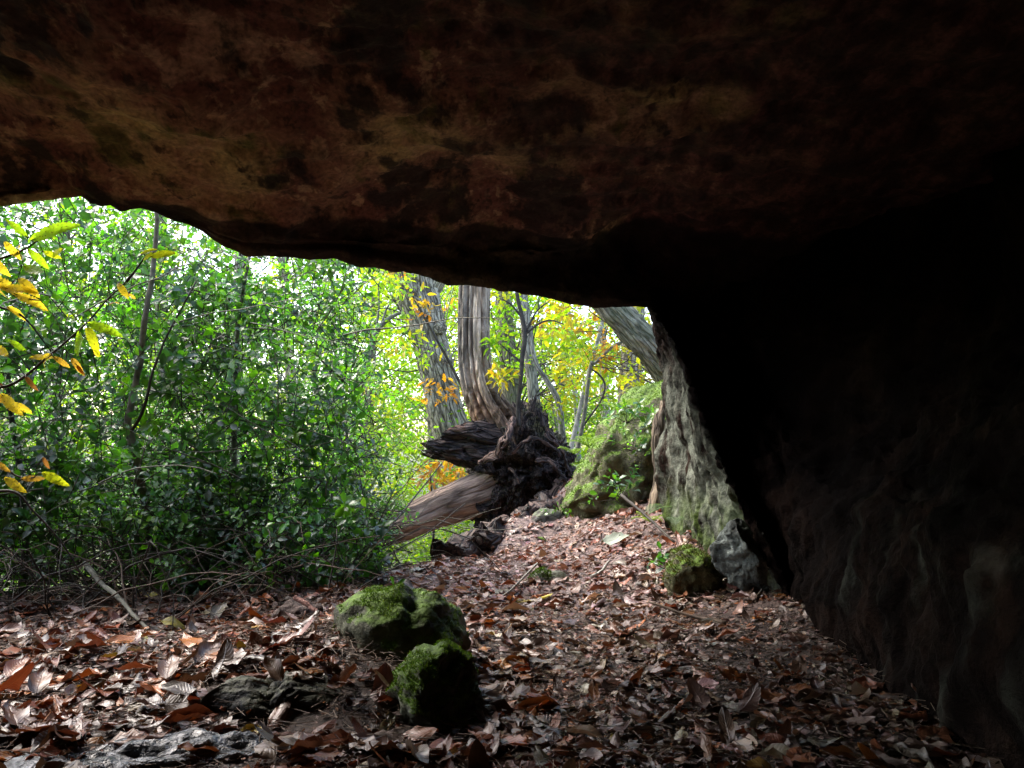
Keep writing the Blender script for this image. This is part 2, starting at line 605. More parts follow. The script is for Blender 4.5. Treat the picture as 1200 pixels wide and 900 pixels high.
M_GROUND = ground_mat()
M_LITTER = leaf_mat('dead_leaf', 0.36, 0.55, 0.12, (1.2, 0.8, 0.5), 0.5)
M_CHEST = leaf_mat('chestnut_leaf', 0.42, 0.4, 0.68, (1.25, 1.2, 0.5), 0.5, spots=0.8)
M_HOLLY = leaf_mat('holly_leaf', 0.30, 1.0, 0.42, (1.7, 2.3, 0.4), 0.25)
M_BEECH = leaf_mat('woodland_leaf', 0.45, 0.4, 0.6, (1.3, 1.3, 0.5), 0.3)
M_FERN = leaf_mat('fern_leaf', 0.45, 0.35, 0.4, (1.3, 1.4, 0.5), 0.2)
M_MOSS = leaf_mat('moss_strand', 0.7, 0.2, 0.3, (1.3, 1.4, 0.5), 0.0)
M_BARK = bark_mat('oak_bark', (0.06, 0.048, 0.036), (0.50, 0.44, 0.345), 21, 1.0, crack=0.75)
M_BARKG = bark_mat('green_grey_bark', (0.032, 0.031, 0.022), (0.32, 0.29, 0.20), 26, 0.9, moss=0.35, crack=0.6)
M_BARKS = bark_mat('slim_trunk_bark', (0.10, 0.09, 0.075), (0.38, 0.35, 0.30), 30, 0.5)
M_DEAD = bark_mat('bare_dead_wood', (0.06, 0.052, 0.045), (0.40, 0.36, 0.31), 34, 0.7, plates=0.45, crack=0.55)
M_LOG = bark_mat('weathered_log_wood', (0.055, 0.036, 0.028), (0.33, 0.225, 0.168), 26, 0.7, plates=0.45, crack=0.6)
M_ROT = bark_mat('dark_rotten_wood', (0.009, 0.006, 0.006), (0.085, 0.058, 0.05), 30, 1.0, rough=0.65)
M_TWIG = plain_mat('dry_twig', (0.115, 0.082, 0.058), 0.7)
M_TWIGD = plain_mat('dark_twig', (0.045, 0.038, 0.03), 0.75)
M_STEM = plain_mat('grey_green_stem', (0.15, 0.145, 0.11), 0.7)
M_PALE = plain_mat('pale_bark', (0.30, 0.29, 0.25), 0.7, sc=12)

# ------------------------------------------------------------------ ground
gp = [at(*p) for p in (
    (0, 900, 2.0), (150, 900, 2.0), (300, 900, 2.0), (450, 900, 2.0), (600, 900, 2.0), (750, 900, 1.95), (900, 900, 1.9), (1130, 900, 1.85),
    (0, 745, 3.4), (200, 745, 3.4), (300, 730, 3.55), (390, 705, 3.8), (455, 690, 4.05), (520, 656, 5.0), (600, 613, 6.4), (655, 578, 7.8),
    (670, 605, 6.8), (770, 603, 5.3), (700, 650, 5.0), (600, 700, 4.05), (600, 800, 2.75), (800, 692, 4.0), (905, 697, 3.6), (1000, 772, 2.75),
    (1100, 850, 2.1), (900, 800, 2.5), (650, 630, 6.0), (560, 665, 4.8), (100, 800, 2.7))]
gp += [at(*p) for p in ((380, 742, 2.8), (300, 757, 2.78), (435, 768, 2.62), (340, 784, 2.45), (400, 782, 2.45), (280, 792, 2.46), (340, 868, 2.16), (250, 868, 2.18), (430, 868, 2.18), (510, 885, 2.1))]
gp += [np.array(p, float) for p in (
    (-0.95, 6.3, -0.9), (-0.45, 7.6, -1.2), (0.0, 9.0, -1.3), (0.3, 11, -1.2), (-2, 6, -0.6), (-4, 5, -0.2), (-2.6, 4.6, -0.06), (-3, 9, -1.8),
    (0, 14, -2.0), (-6, 14, -2.2), (2, 10, 0.7), (3, 14, 0.9), (6, 12, 1.5), (1.4, 8.5, 0.6), (0.7, 8.6, 0.45), (0, -2, 0.02), (1.5, 0, 0.08), (-3, 0, 0),
    (-5, 2.5, 0), (2, 3, 0.3), (2, 5, 0.8), (6, 5, 1.0), (-8, 6, -0.5), (0, 0.8, 0.0), (-14, 10, -1.5), (0, 22, -1.6), (10, 20, 1.6), (-12, 22, -1.8), (-1.6, 4.35, 0.02))]
gp = np.array(gp)


def _ker(d):
    return np.sqrt(d * d + 0.08 ** 2)


_d = np.hypot(gp[:, None, 0] - gp[None, :, 0], gp[:, None, 1] - gp[None, :, 1])
_w = np.linalg.solve(_ker(_d) + 1e-3 * np.eye(len(gp)), gp[:, 2] - 0.0)


def G(x, y):
    x, y = np.asarray(x, float), np.asarray(y, float)
    sh = x.shape
    x, y = x.ravel(), y.ravel()
    r = np.hypot(x, y - 4)
    k = np.minimum(1, 24 / np.maximum(r, 1e-6))
    xs, ys = x * k, 4 + (y - 4) * k
    z = np.zeros(len(x))
    for (a, b, c), wt in zip(gp, _w):
        z += wt * _ker(np.hypot(xs - a, ys - b))
    return z.reshape(sh)


def Gn(x, y):
    P = np.column_stack([x, y, np.zeros(len(x))])
    near = np.clip(1 - np.hypot(x, y - 4) / 14, 0, 1)
    return G(x, y) + near * (0.035 * fbm(P, 2.2, 3, 1) + 0.012 * fbm(P, 9, 3, 2)) + (1 - near) * 0.35 * fbm(P, 0.12, 3, 3)


nn = 400
u = np.linspace(-1, 1, nn)
gx = 0.8 * np.sinh(6.65 * u)
X, Y = np.meshgrid(gx - 0.3, gx + 4.0, indexing='ij')
gz = Gn(X.ravel(), Y.ravel())
pathm = np.clip((Y.ravel() - 3.2) / 1.2, 0, 1) * np.clip((X.ravel() + 1.1) / 0.4, 0, 1)
farm = np.clip((np.hypot(X.ravel(), Y.ravel() - 4) - 5.5) / 2.5, 0, 1)
g = put('ground', np.column_stack([X.ravel(), Y.ravel(), gz]), grid_faces(nn, nn)[:, ::-1], M_GROUND, fl={'path': pathm, 'far': farm})
setp(g, kind='structure')

# ------------------------------------------------------------------ cave roof
lip = [at(*p) for p in ((0, 236, 2.8), (50, 228, 2.9), (100, 221, 3.0), (140, 232, 3.06), (200, 251, 3.18), (250, 275, 3.3), (290, 294, 3.4), (330, 297, 3.48),
                        (400, 297, 3.6), (450, 308, 3.75), (500, 317, 3.9), (535, 325, 4.0), (580, 332, 4.1), (640, 341, 4.3), (700, 354, 4.5), (765, 356, 4.65))]
lip = np.array([(-5.5, 1.9, 1.5), (-4, 2.25, 1.55), (-2.6, 2.6, 1.62)] + [tuple(p) for p in lip] + [(1.3, 4.8, 1.62), (2.5, 5.0, 1.6), (4.5, 5.2, 1.6)])
rid = [at(*p) for p in ((150, 232, 3.0), (260, 257, 3.2), (400, 262, 3.5), (500, 265, 3.77), (620, 268, 4.1), (750, 270, 4.45))]
rid = np.array([(-5.5, 1.75, 1.55), (-4, 2.1, 1.6), (-2.6, 2.5, 1.68), (-1.7, 2.85, 1.80)] + [tuple(p) for p in rid] + [(1.5, 4.2, 1.9), (4.5, 4.3, 1.9)])
xs = np.concatenate([np.linspace(-5.5, -2.2, 30), np.linspace(-2.19, 1.0, 230), np.linspace(1.02, 4.5, 40)])
Ly, Lz = np.interp(xs, lip[:, 0], lip[:, 1]), np.interp(xs, lip[:, 0], lip[:, 2])
Ry, Rz = np.interp(xs, rid[:, 0], rid[:, 1]), np.interp(xs, rid[:, 0], rid[:, 2])
Ry = np.minimum(Ry, Ly - 0.07)
one = np.ones_like(xs)
ctrl = np.stack([np.stack([xs, a, b], -1) for a, b in (
    (-3.2 * one, 0.0 * one), (-2.4 * one, 1.5 * one), (0.3 * one, 2.12 * one), (1.6 * one, 2.08 * one), ((Ry + 1.6) / 2, (Rz + 2.06) / 2 + 0.03), (Ry, Rz),
    (Ly - 0.03, Lz), (Ly + 0.06, Lz + 0.02), (Ly + 0.3, Lz + 0.35), (Ly + 0.5, Lz + 1.1), (Ly - 0.4, 3.3 * one), (-3.4 * one, 3.6 * one), (-3.5 * one, 0.0 * one))])
S = catmull(ctrl, [6, 10, 30, 60, 60, 40, 10, 12, 10, 8, 8, 6])
nr, nc = S.shape[:2]
du = np.gradient(S, axis=0); dv = np.gradient(S, axis=1)
Nn = norm(np.cross(du, dv))
Pf = S.reshape(-1, 3)
amp = np.full((nr, nc), 1.0)
k0 = 6 + 10 + 30 + 60 + 60
amp[k0 + 24:k0 + 62] = 0.22
amp[k0 + 12:k0 + 24] = np.linspace(1, 0.22, 12)[:, None]
Pw = Pf * np.array([1.0, 1.3, 1.6]) + 0.15 * np.stack([fbm(Pf, 1.5, 2, 8), fbm(Pf, 1.5, 2, 9), fbm(Pf, 1.5, 2, 10)], -1)
D = 0.10 * fbm(Pw, 1.1, 3, 5) + 0.022 * fbm(Pf, 3.2, 5, 6) + 0.016 * fbm(Pw, 11, 3, 7)
Vr = Pf + Nn.reshape(-1, 3) * (D * amp.ravel() + 0.011 * fbm(Pf, 9, 5, 19))[:, None]
lip_shade = np.zeros((nr, nc))  # shade of the lip's inner face, painted into the rock colour
lip_shade[k0:k0 + 70] = 0.85
lip_shade[k0 - 3:k0] = np.linspace(0.2, .8, 3)[:, None]
ochre_falloff = np.clip(0.95 - (Pf[:, 0] + 0.25) * 1.1 + 1.5 * fbm(Pf * np.array([1, 1.4, 1]), 1.3, 5, 20), 0, 1)  # patches of algae and ochre stain plus painted light falloff to the right
lip_shade = lip_shade * np.clip((S[..., 0] + 1.75) / 0.3, 0, 1)
setp(put('cave_roof', Vr, grid_faces(nr, nc), M_ROOF, fl={'lip_shade': lip_shade.ravel(), 'ochre_falloff': ochre_falloff}), kind='structure')

# ------------------------------------------------------------------ cave wall
hz = [-0.3, 0.2, 0.55, 0.8, 1.3, 1.7, 2.5]
cols = [
    [(3.2, 6.6)] * 7,
    [(1.8, 6.0), (1.8, 5.95), (1.75, 5.9), (1.7, 5.9), (1.6, 5.8), (1.5, 5.7), (1.5, 5.6)],
    [(1.05, 5.4), (1.04, 5.3), (1.02, 5.25), (1.01, 5.2), (0.985, 5.1), (0.93, 4.95), (0.93, 4.9)],
    [(1.05, 4.5), (1.03, 4.5), (1.0, 4.52), (0.975, 4.55), (0.945, 4.7), (0.88, 4.8), (0.88, 4.8)],
    [(1.26, 3.5), (1.18, 3.6), (1.06, 3.75), (0.985, 3.9), (0.91, 4.25), (0.83, 4.6), (0.82, 4.7)],
    [(1.32, 3.5), (1.24, 3.6), (1.12, 3.78), (1.04, 3.94), (0.97, 4.3), (0.89, 4.66), (0.88, 4.76)],
    [(1.27, 3.4), (1.22, 3.42), (1.25, 3.6), (1.35, 3.9), (1.4, 4.3), (1.3, 4.6), (1.3, 4.7)],
    [(1.22, 3.05), (1.20, 3.05), (1.32, 3.1), (1.6, 3.3), (1.9, 3.4), (2.0, 3.5), (2.0, 3.6)],
    [(1.19, 2.75), (1.20, 2.74), (1.24, 2.74), (1.5, 2.9), (1.9, 2.9), (2.0, 3.0), (2.0, 3.1)],
    [(1.10, 2.4), (1.14, 2.4), (1.17, 2.38), (1.42, 2.5), (1.8, 2.5), (1.9, 2.5), (2.0, 2.5)],
    [(1.02, 1.95), (1.07, 1.92), (1.12, 1.92), (1.35, 1.95), (1.7, 1.9), (1.8, 1.8), (2.0, 1.8)],
    [(1.1, 1.0), (1.15, 1.0), (1.25, 1.0), (1.5, 1.0), (1.75, 1.0), (1.9, 0.9), (2.1, 0.9)],
    [(1.7, -1.0)] * 7,
    [(1.4, -2.6)] * 7,
    [(-2.5, -2.9)] * 7,
    [(-4.9, -2.4)] * 7,
    [(-5.0, 0.9)] * 7,
    [(-5.8, 1.2)] * 7,
]
ctrl = np.array([[(x, y, z) for (x, y), z in zip(c, hz)] for c in cols], float)
S = catmull(ctrl, [4, 8, 30, 70, 8, 20, 24, 24, 30, 36, 16, 8, 6, 8, 6, 8, 4])
S = catmull(np.swapaxes(S, 0, 1), [36, 30, 24, 36, 30, 20])
S = np.swapaxes(S, 0, 1)
nr, nc = S.shape[:2]
Nn = norm(np.cross(np.gradient(S, axis=0), np.gradient(S, axis=1)))
Pf = S.reshape(-1, 3)
Ps = Pf * np.array([1, 1, 0.35])
iu = np.repeat(np.arange(nr), nc)
D = 0.05 * fbm(Pf, 2.0, 3, 12) + 0.035 * fbm(Ps, 6, 4, 13, True) * np.where(iu < 140, 1, 0.25) + 0.012 * fbm(Pf, 16, 3, 14) + np.where(iu < 140, 0, 0.05) * fbm(Pf * np.array([1, 1, .6]), 6, 5, 17)
Vw = Pf - Nn.reshape(-1, 3) * (D - D.mean())[:, None]
iu = np.repeat(np.arange(nr), nc)
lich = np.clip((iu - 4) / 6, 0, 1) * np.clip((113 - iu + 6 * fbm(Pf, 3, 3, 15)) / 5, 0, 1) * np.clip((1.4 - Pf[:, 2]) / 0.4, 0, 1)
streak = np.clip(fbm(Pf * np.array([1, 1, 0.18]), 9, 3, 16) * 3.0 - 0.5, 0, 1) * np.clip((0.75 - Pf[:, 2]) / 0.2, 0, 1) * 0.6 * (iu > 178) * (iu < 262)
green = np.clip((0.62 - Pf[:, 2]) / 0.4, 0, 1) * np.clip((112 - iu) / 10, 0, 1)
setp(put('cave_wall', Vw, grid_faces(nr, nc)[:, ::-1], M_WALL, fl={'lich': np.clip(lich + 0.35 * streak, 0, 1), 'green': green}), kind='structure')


# ------------------------------------------------------------------ stones
def blob(center, size, sub=5, amp=0.12, s=1.6, seed=0, outline=None, depth=None, flat=None, ridged=False, rot=0.0, oct=5, cuts=0):
    """a lump: sphere stretched to size (or to an outline of angle -> radius pairs in metres), roughened by noise"""
    d, F = ico(sub)
    if outline is not None:
        a = np.degrees(np.arctan2(d[:, 2], d[:, 0])) % 360
        oa = np.array(sorted(outline))
        oa = np.vstack([oa[-1:] - [360, 0], oa, oa[:1] + [360, 0]])
        r = np.interp(a, oa[:, 0], oa[:, 1])
        V = np.stack([d[:, 0] * r, d[:, 1] * depth, d[:, 2] * r], -1)
        base = r.mean()
    else:
        V = d * np.asarray(size)
        base = float(np.mean(size))
    n = fbm(d * 1.0, s, oct, seed) + (0.6 * fbm(d, s * 2.2, 4, seed + 3, True) - 0.6 if ridged else 0)
    rc = np.random.default_rng(seed + 900)
    lo, hi = V.min(0), V.max(0)
    for _ in range(cuts):
        q = norm(rc.normal(size=3))
        t_ = V @ q
        V = V - np.outer(np.maximum(t_ - t_.max() * rc.uniform(.62, .86), 0) * .9, q)
    if cuts:
        l2, h2 = V.min(0), V.max(0)
        V = (V - l2) / (h2 - l2) * (hi - lo) + lo
    V = V + d * (n * amp * base)[:, None]
    if flat is not None:
        V[:, 2] = np.maximum(V[:, 2], -flat)
    c, sn = math.cos(rot), math.sin(rot)
    V = np.stack([V[:, 0] * c - V[:, 1] * sn, V[:, 0] * sn + V[:, 1] * c, V[:, 2]], -1)
    return V + np.asarray(center), F


def px_outline(cx, cy_, Y, pts):
    """outline points in the photograph -> (angle, radius in metres) about a centre"""
    c = at(cx, cy_, Y)
    out = []
    for p in pts:
        q = at(p[0], p[1], Y) - c
        out.append((math.degrees(math.atan2(q[2], q[0])) % 360, math.hypot(q[0], q[2])))
    return c, out


def moss_tufts(V, F, n, parent, minz=0.35, keep=None, size=0.010, cols=((0.075, 0.145, 0.012, 2), (0.12, 0.20, 0.02, 1), (0.05, 0.09, 0.01, 1)), seed=0, noise_s=7):
    T = V[F[:, :3]]
    cr = np.cross(T[:, 1] - T[:, 0], T[:, 2] - T[:, 0])
    A = np.linalg.norm(cr, axis=1)
    N = cr / (A[:, None] + 1e-12)
    cen = T.mean(1)
    wt = A * (N[:, 2] + 0.9 * fbm(cen, noise_s, 4, seed) > minz)
    if keep is not None:
        wt = wt * keep(cen)
    if wt.sum() <= 0:
        return
    i = rng.choice(len(F), n, p=wt / wt.sum())
    b = rng.random((n, 2)); sw = b.sum(1) > 1; b[sw] = 1 - b[sw]
    P = T[i, 0] + b[:, :1] * (T[i, 1] - T[i, 0]) + b[:, 1:] * (T[i, 2] - T[i, 0])
    d = norm(N[i] + 0.55 * randdir(n))
    L = size * (0.5 + rng.random(n))
    s = norm(np.cross(d, randdir(n))) * (L * 0.22)[:, None]
    tip = P + d * L[:, None]
    Vt = np.stack([P - s - N[i] * 0.003, P + s - N[i] * 0.003, tip + s * 0.3, tip - s * 0.3], 1).reshape(-1, 3)
    Ft = np.arange(4 * n).reshape(-1, 4)
    c = np.repeat(pick(cols, n, 0.25), 4, 0)
    setp(under('moss', Vt, Ft, M_MOSS, parent, col=c, vec=np.zeros((4 * n, 3))), kind='stuff')


def stone(name, label, cat, m, V, F, group=None, tuft=None):
    c = V.mean(0); c[2] = V[:, 2].min()
    e = empty(name, c, label, cat, group)
    under('rock', V, F, m, e)
    if tuft:
        moss_tufts(V, F, parent=e, **tuft)
    return e


c, o = px_outline(468, 745, 2.84, [(392, 728), (393, 706), (410, 693), (445, 690), (490, 694), (520, 708), (545, 745), (552, 775), (540, 800), (470, 815), (400, 790), (392, 755)])
V, F = blob(c, None, 5, 0.13, 2.6, 21, o, 0.24, cuts=9)
stone('boulder', 'larger mossy boulder with leaves lying on it, behind the greener rounded one', 'boulder', M_BOULDER, V, F, None,
      dict(n=8000, minz=0.62, seed=1, size=0.0055, keep=lambda p: (p[:, 0] < c[0] + 0.02) | (rng.random(len(p)) < 0.2)))
BOULD_A = (V, F)
c2, o = px_outline(512, 822, 2.36, [(450, 815), (466, 785), (492, 766), (524, 762), (550, 783), (560, 825), (566, 875), (510, 895), (455, 880), (446, 845)])
V, F = blob(c2, None, 5, 0.12, 3.4, 29, o, 0.17, cuts=6)
stone('boulder', 'rounded boulder with a bright green moss cap, lower of the two mossy ones', 'boulder', M_BOULDER, V, F, None,
      dict(n=6000, minz=0.62, seed=2, keep=lambda p: p[:, 2] > c2[2] + 0.03 + .05 * fbm(p, 12, 3, 5), size=0.0055))
c, o = px_outline(340, 825, 2.36, [(246, 828), (250, 803), (285, 795), (330, 806), (380, 797), (415, 790), (432, 810), (436, 843), (400, 862), (330, 865), (260, 850)])
V, F = blob(c, None, 5, 0.11, 2.8, 27, o, 0.085, cuts=6)
stone('rock', 'low dark rock ledge with a hollow shaded front, left of the mossy boulders', 'rock', M_DARKSTONE, V, F)
c, o = px_outline(868, 655, 3.72, [(832, 650), (838, 628), (860, 612), (885, 620), (898, 655), (902, 690), (870, 705), (838, 690)])
V, F = blob(c + np.array([.03, .04, .02]), None, 5, 0.15, 2.6, 31, o, 0.16, cuts=12)
stone('rock', 'pale blue grey lichen covered rock knob at the foot of the cave wall', 'rock', M_BLUESTONE, V, F)
c, o = px_outline(812, 672, 3.95, [(778, 672), (790, 648), (815, 640), (835, 650), (842, 690), (815, 705), (785, 695)])
V, F = blob(c, None, 5, 0.12, 2.8, 33, o, 0.16, cuts=8)
stone('rock', 'squat mossy rock beside the pale blue grey knob', 'rock', M_BANK, V, F, None, dict(n=2500, minz=0.3, seed=5, cols=((0.11, 0.115, 0.035, 2), (0.08, 0.10, 0.02, 1))))
c, o = px_outline(640, 609, 6.35, [(622, 612), (628, 600), (645, 597), (660, 602), (662, 618), (640, 622)])
V, F = blob(c, None, 4, 0.12, 2, 35, o, 0.1)
stone('stone', 'smooth grey stone lying where the path meets the mossy bank', 'stone', M_GREYSTONE, V, F)
c, o = px_outline(640, 681, 4.35, [(615, 686), (622, 677), (645, 671), (665, 674), (670, 684), (645, 692)])
V, F = blob(c, None, 4, 0.12, 2, 36, o, 0.06)
stone('stone', 'flat half mossy stone bedded in the middle of the path', 'stone', M_GREYSTONE, V, F, None, dict(n=700, minz=0.4, seed=7, keep=lambda p: p[:, 0] < c[0] + 0.03))
for q, (cx, cyy, yy, rw, lab) in enumerate(((447, 858, 2.35, 34, 'small brown stone in front of the dark rock ledge'), (455, 888, 2.12, 44, 'brown stone at the bottom edge below the boulders'),
                                            (350, 722, 3.55, 30, 'greyish stone half buried at the foot of the holly hedge'))):
    c = at(cx, cyy, yy)
    s = rw / FPX * yy
    V, F = blob(c, (s, s * 0.8, s * 0.55), 4, 0.22, 2.2, 40 + q)
    stone('stone', lab, 'stone', M_BROWNSTONE, V, F)
c, o = px_outline(748, 556, 5.85, [(734, 562), (735, 545), (748, 540), (762, 545), (763, 562), (760, 572), (738, 572)])
V, F = blob(c, None, 4, 0.10, 2.5, 45, o, 0.1)
stone('stone', 'red sandstone block showing through the mossy bank', 'stone', M_REDSTONE, V, F)
# wet slab at the lower left edge
c = at(205, 890, 2.05)
V, F = blob(c + np.array([0.0, 0.03, -0.03]), (0.30, 0.11, 0.07), 5, 0.16, 3.0, 48, rot=0.22)
stone('stone_slab', 'wet blue grey slab glinting at the lower left edge', 'stone', M_SLAB, V, F)
c = at(40, 905, 1.95)
V, F = blob(c + np.array([0.0, 0.02, -0.045]), (0.25, 0.10, 0.06), 4, 0.16, 3.0, 49)
stone('stone_slab', 'second wet slab sunk in leaves in the lower left corner', 'stone', M_SLAB, V, F)

# ------------------------------------------------------------------ mossy bank behind the cave wall
c, o = px_outline(745, 560, 6.4, [(656, 606), (664, 575), (672, 548), (682, 522), (702, 495), (733, 470), (765, 448), (800, 445), (850, 460), (880, 560), (850, 640), (745, 645), (680, 630)])
V, F = blob(c, None, 6, 0.10, 3.0, 52, o, 0.75, cuts=7)
bank = setp(put('mossy_bank', V, F, M_BANK), kind='structure')
moss_tufts(V, F, 14000, bank, minz=0.1, seed=9, size=0.010, keep=lambda p: (p[:, 0] < 1.25), cols=((0.11, 0.20, 0.02, 2), (0.17, 0.24, 0.03, 1), (0.07, 0.12, 0.014, 1)), noise_s=3)
rt = [([at(778, 470, 5.65), at(770, 510, 5.58), at(774, 560, 5.5), at(767, 605, 5.42)], [.03, .045, .05, .06])]
V, F, T = tubes(rt, seg=10, n=10)
V = V + 0.014 * np.stack([fbm(V, 9, 4, k) for k in (1, 2, 3)], -1)
e = empty('tree_root', V.min(0), 'stout grey brown root running down the bank beside the cave wall', 'root')
under('root', V, F, M_BARK, e, vec=T, col=np.ones((len(V), 3)) * np.array([.55, .48, .42]))

# ------------------------------------------------------------------ fallen tree
FT = empty('fallen_tree', at(600, 610, 8.6), 'fallen dead tree with split upright trunk, dark root plate and pale log', 'fallen tree')
YF = 8.6


def flute(th, s):
    k = 0.35 * np.sin(s * 0.9)
    r = 1 + 0.0 * th
    for a, wdt, d in ((1.0, 0.10, 0.7), (1.38, 0.07, 0.4), (2.15, 0.11, 0.62), (0.5, 0.12, 0.14), (2.7, 0.2, 0.2), (4.0, 0.4, 0.25)):
        dd = np.angle(np.exp(1j * (th - a - 0.25 * k)))
        r = r - d * np.exp(-(dd / wdt) ** 2)
    return r + 0.05 * np.sin(th * 7 + s * 0.7) * 0.6


pts = [at(600, 545, YF), at(588, 505, YF), at(571, 475, YF), at(560, 445, YF), at(556, 400, YF), at(557, 325, YF), at(559, 180, YF), at(563, 20, YF)]
rad = [0.30, 0.27, 0.215, 0.19, 0.178, 0.175, 0.17, 0.15]
V, F, T = tube(pts, rad, 120, 26, flute)
V = V + np.array([0, -1, 0]) * (0.03 * fbm(V * np.array([1, 1, .15]), 16, 4, 60, True))[:, None]
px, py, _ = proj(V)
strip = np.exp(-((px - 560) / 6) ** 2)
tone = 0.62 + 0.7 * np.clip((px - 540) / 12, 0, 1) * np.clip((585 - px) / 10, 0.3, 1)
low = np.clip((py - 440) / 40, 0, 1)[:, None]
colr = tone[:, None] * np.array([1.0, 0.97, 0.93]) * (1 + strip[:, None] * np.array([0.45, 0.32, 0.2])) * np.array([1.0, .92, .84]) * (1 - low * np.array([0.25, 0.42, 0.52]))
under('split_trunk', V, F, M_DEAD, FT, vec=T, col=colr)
# root plate
c, o = px_outline(612, 548, YF, [(670, 560), (660, 525), (642, 505), (630, 480), (620, 474), (606, 488), (585, 495), (562, 505), (552, 530), (560, 560), (568, 590), (590, 606), (615, 605), (640, 590), (660, 575)])
V, F = blob(c + np.array([0, 0.1, 0]), None, 6, 0.24, 3.4, 61, o, 0.55, ridged=True)
V = V + norm(V - c) * (0.06 * fbm(V, 7, 5, 62, True) - 0.06 + 0.05 * fbm(V, 11, 4, 65))[:, None]
mossc = np.clip(fbm(V, 4, 4, 63) * 2.5 - 0.3, 0, 1)[:, None] * np.clip((V[:, 2:3] - c[2]) * 3, 0, 1)
colr = np.ones((len(V), 3)) * (1 + 0.6 * fbm(V, 7, 3, 64))[:, None] + mossc * np.array([1.2, 1.9, 0.6])
under('root_plate', V, F, M_ROT, FT, vec=V * np.array([1, 1, .6]), col=np.clip(colr, 0.2, 3))
# log
pts = [at(625, 556, 8.75), at(590, 566, 8.55), at(560, 579, 8.4), at(520, 594, 8.25), at(485, 609, 8.1), at(440, 628, 7.95), at(385, 652, 7.8), at(330, 668, 7.6)]
rad = [0.27, 0.255, 0.225, 0.185, 0.165, 0.145, 0.12, 0.10]
V, F, T = tube(pts, rad, 64, 22, lambda th, s: 1 + 0.05 * np.sin(3 * th + s) + 0.03 * np.sin(7 * th - 2 * s))
cen = catmull(np.array(pts), 22)
rep = np.concatenate([np.repeat(cen, 64, 0), cen[:1], cen[-1:]])
V = V + norm(V - rep) * (0.02 * fbm(T * np.array([1, 1, 1.2]), 7, 5, 66, True) - 0.018 + 0.02 * fbm(V, 3, 3, 67))[:, None]
tn = 1 + 0.5 * fbm(T, 5, 4, 68)
bl = np.clip(fbm(V, 4.0, 3, 69) * 3 - 1.0, 0, 1)[:, None] * (proj(V)[0] > 570)[:, None]
under('log', V, F, M_LOG, FT, vec=T, col=np.clip(tn[:, None] * np.ones(3), 0.3, 2) * (1 - bl) + bl * np.array([0.9, 1.5, 1.45]))
def jag(V, T, start, reach, seed):
    """split the far end of a limb into ragged splinters along its grain"""
    s_ = T[:, 2] / T[:, 2].max()
    k = np.clip((s_ - start) / (1 - start), 0, 1)
    a = np.arctan2(T[:, 1], T[:, 0])
    r = fbm(np.column_stack([np.cos(a) * 2, np.sin(a) * 2, 0 * a]), 2.4, 4, seed)
    V += (k * r * reach * 2.2)[:, None] * norm(V[np.argmax(s_)] - V[np.argmin(s_)])


# broken stub pointing left, with splinters
pts = [at(600, 535, 8.5), at(570, 532, 8.45), at(540, 528, 8.4), at(520, 527, 8.35), at(507, 529, 8.3)]
V, F, T = tube(pts, [0.24, 0.18, 0.125, 0.10, 0.06], 48, 18)
jag(V, T, 0.6, 0.10, 170)
V = V + norm(V - np.array(pts[2])) * (0.07 * fbm(T * np.array([1, 1, .5]), 14, 5, 71, True) - 0.06)[:, None]
under('broken_limb', V, F, M_ROT, FT, vec=T, col=np.clip(1 + 1.2 * fbm(V, 6, 3, 72), 0.4, 2.6)[:, None] * np.ones((len(V), 3)))
pts = [at(590, 515, 8.45), at(560, 508, 8.35), at(538, 508, 8.3), at(527, 513, 8.28)]
V, F, T = tube(pts, [0.15, 0.10, 0.06, 0.03], 40, 16)
jag(V, T, 0.5, 0.08, 171)
V = V + norm(V - np.array(pts[1])) * (0.05 * fbm(T, 10, 5, 73, True) - 0.04)[:, None]
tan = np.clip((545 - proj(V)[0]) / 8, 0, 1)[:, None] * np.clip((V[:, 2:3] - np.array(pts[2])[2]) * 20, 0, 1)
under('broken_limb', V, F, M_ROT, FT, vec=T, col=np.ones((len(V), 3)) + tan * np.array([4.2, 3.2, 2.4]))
roots = [
    [(598, 500, 8.2), (590, 520, 8.0), (578, 535, 8.05), (560, 540, 8.2)], [(602, 490, 8.2), (597, 512, 7.98), (588, 528, 7.95)],
    [(628, 538, 7.98), (645, 542, 7.95), (657, 556, 8.0), (662, 576, 8.1)], [(640, 500, 8.25), (652, 515, 8.2), (660, 530, 8.2)],
    [(640, 508, 8.2), (655, 525, 8.15), (667, 550, 8.2), (670, 572, 8.2)], [(600, 530, 8.0), (618, 515, 8.0), (640, 520, 8.05), (658, 535, 8.1)],
    [(596, 548, 8.05), (604, 556, 8.0), (610, 566, 8.0)], [(585, 520, 8.1), (592, 512, 8.0), (594, 503, 8.1)],
    [(660, 572, 8.1), (640, 590, 7.9), (610, 612, 7.3), (575, 630, 6.7), (528, 650, 5.6)], [(650, 590, 7.6), (630, 600, 7.0), (600, 620, 6.5), (560, 637, 6.0)],
    [(600, 590, 8.5), (575, 600, 8.3), (562, 603, 8.2)]]
for i, q in enumerate(roots):
    p = [at(*a) for a in q]
    r0 = [0.045, 0.03, 0.032, 0.026, 0.03, 0.024, 0.018, 0.02, 0.09, 0.08, 0.13][i]
    V, F, T = tube(p, [r0 * (1 - 0.6 * k / len(p)) if i < 8 else r0 for k in range(len(p))], 14, 10)
    V = V + 1.1 * r0 * np.stack([fbm(V, 8, 4, 75 + k + i) for k in range(3)], -1)
    pale = 2.6 if i < 2 else (1.0 if i > 7 else 1.4)
    under('root', V, F, M_ROT, FT, vec=T, col=np.ones((len(V), 3)) * np.array([pale, pale * 0.86, pale * 0.74]))
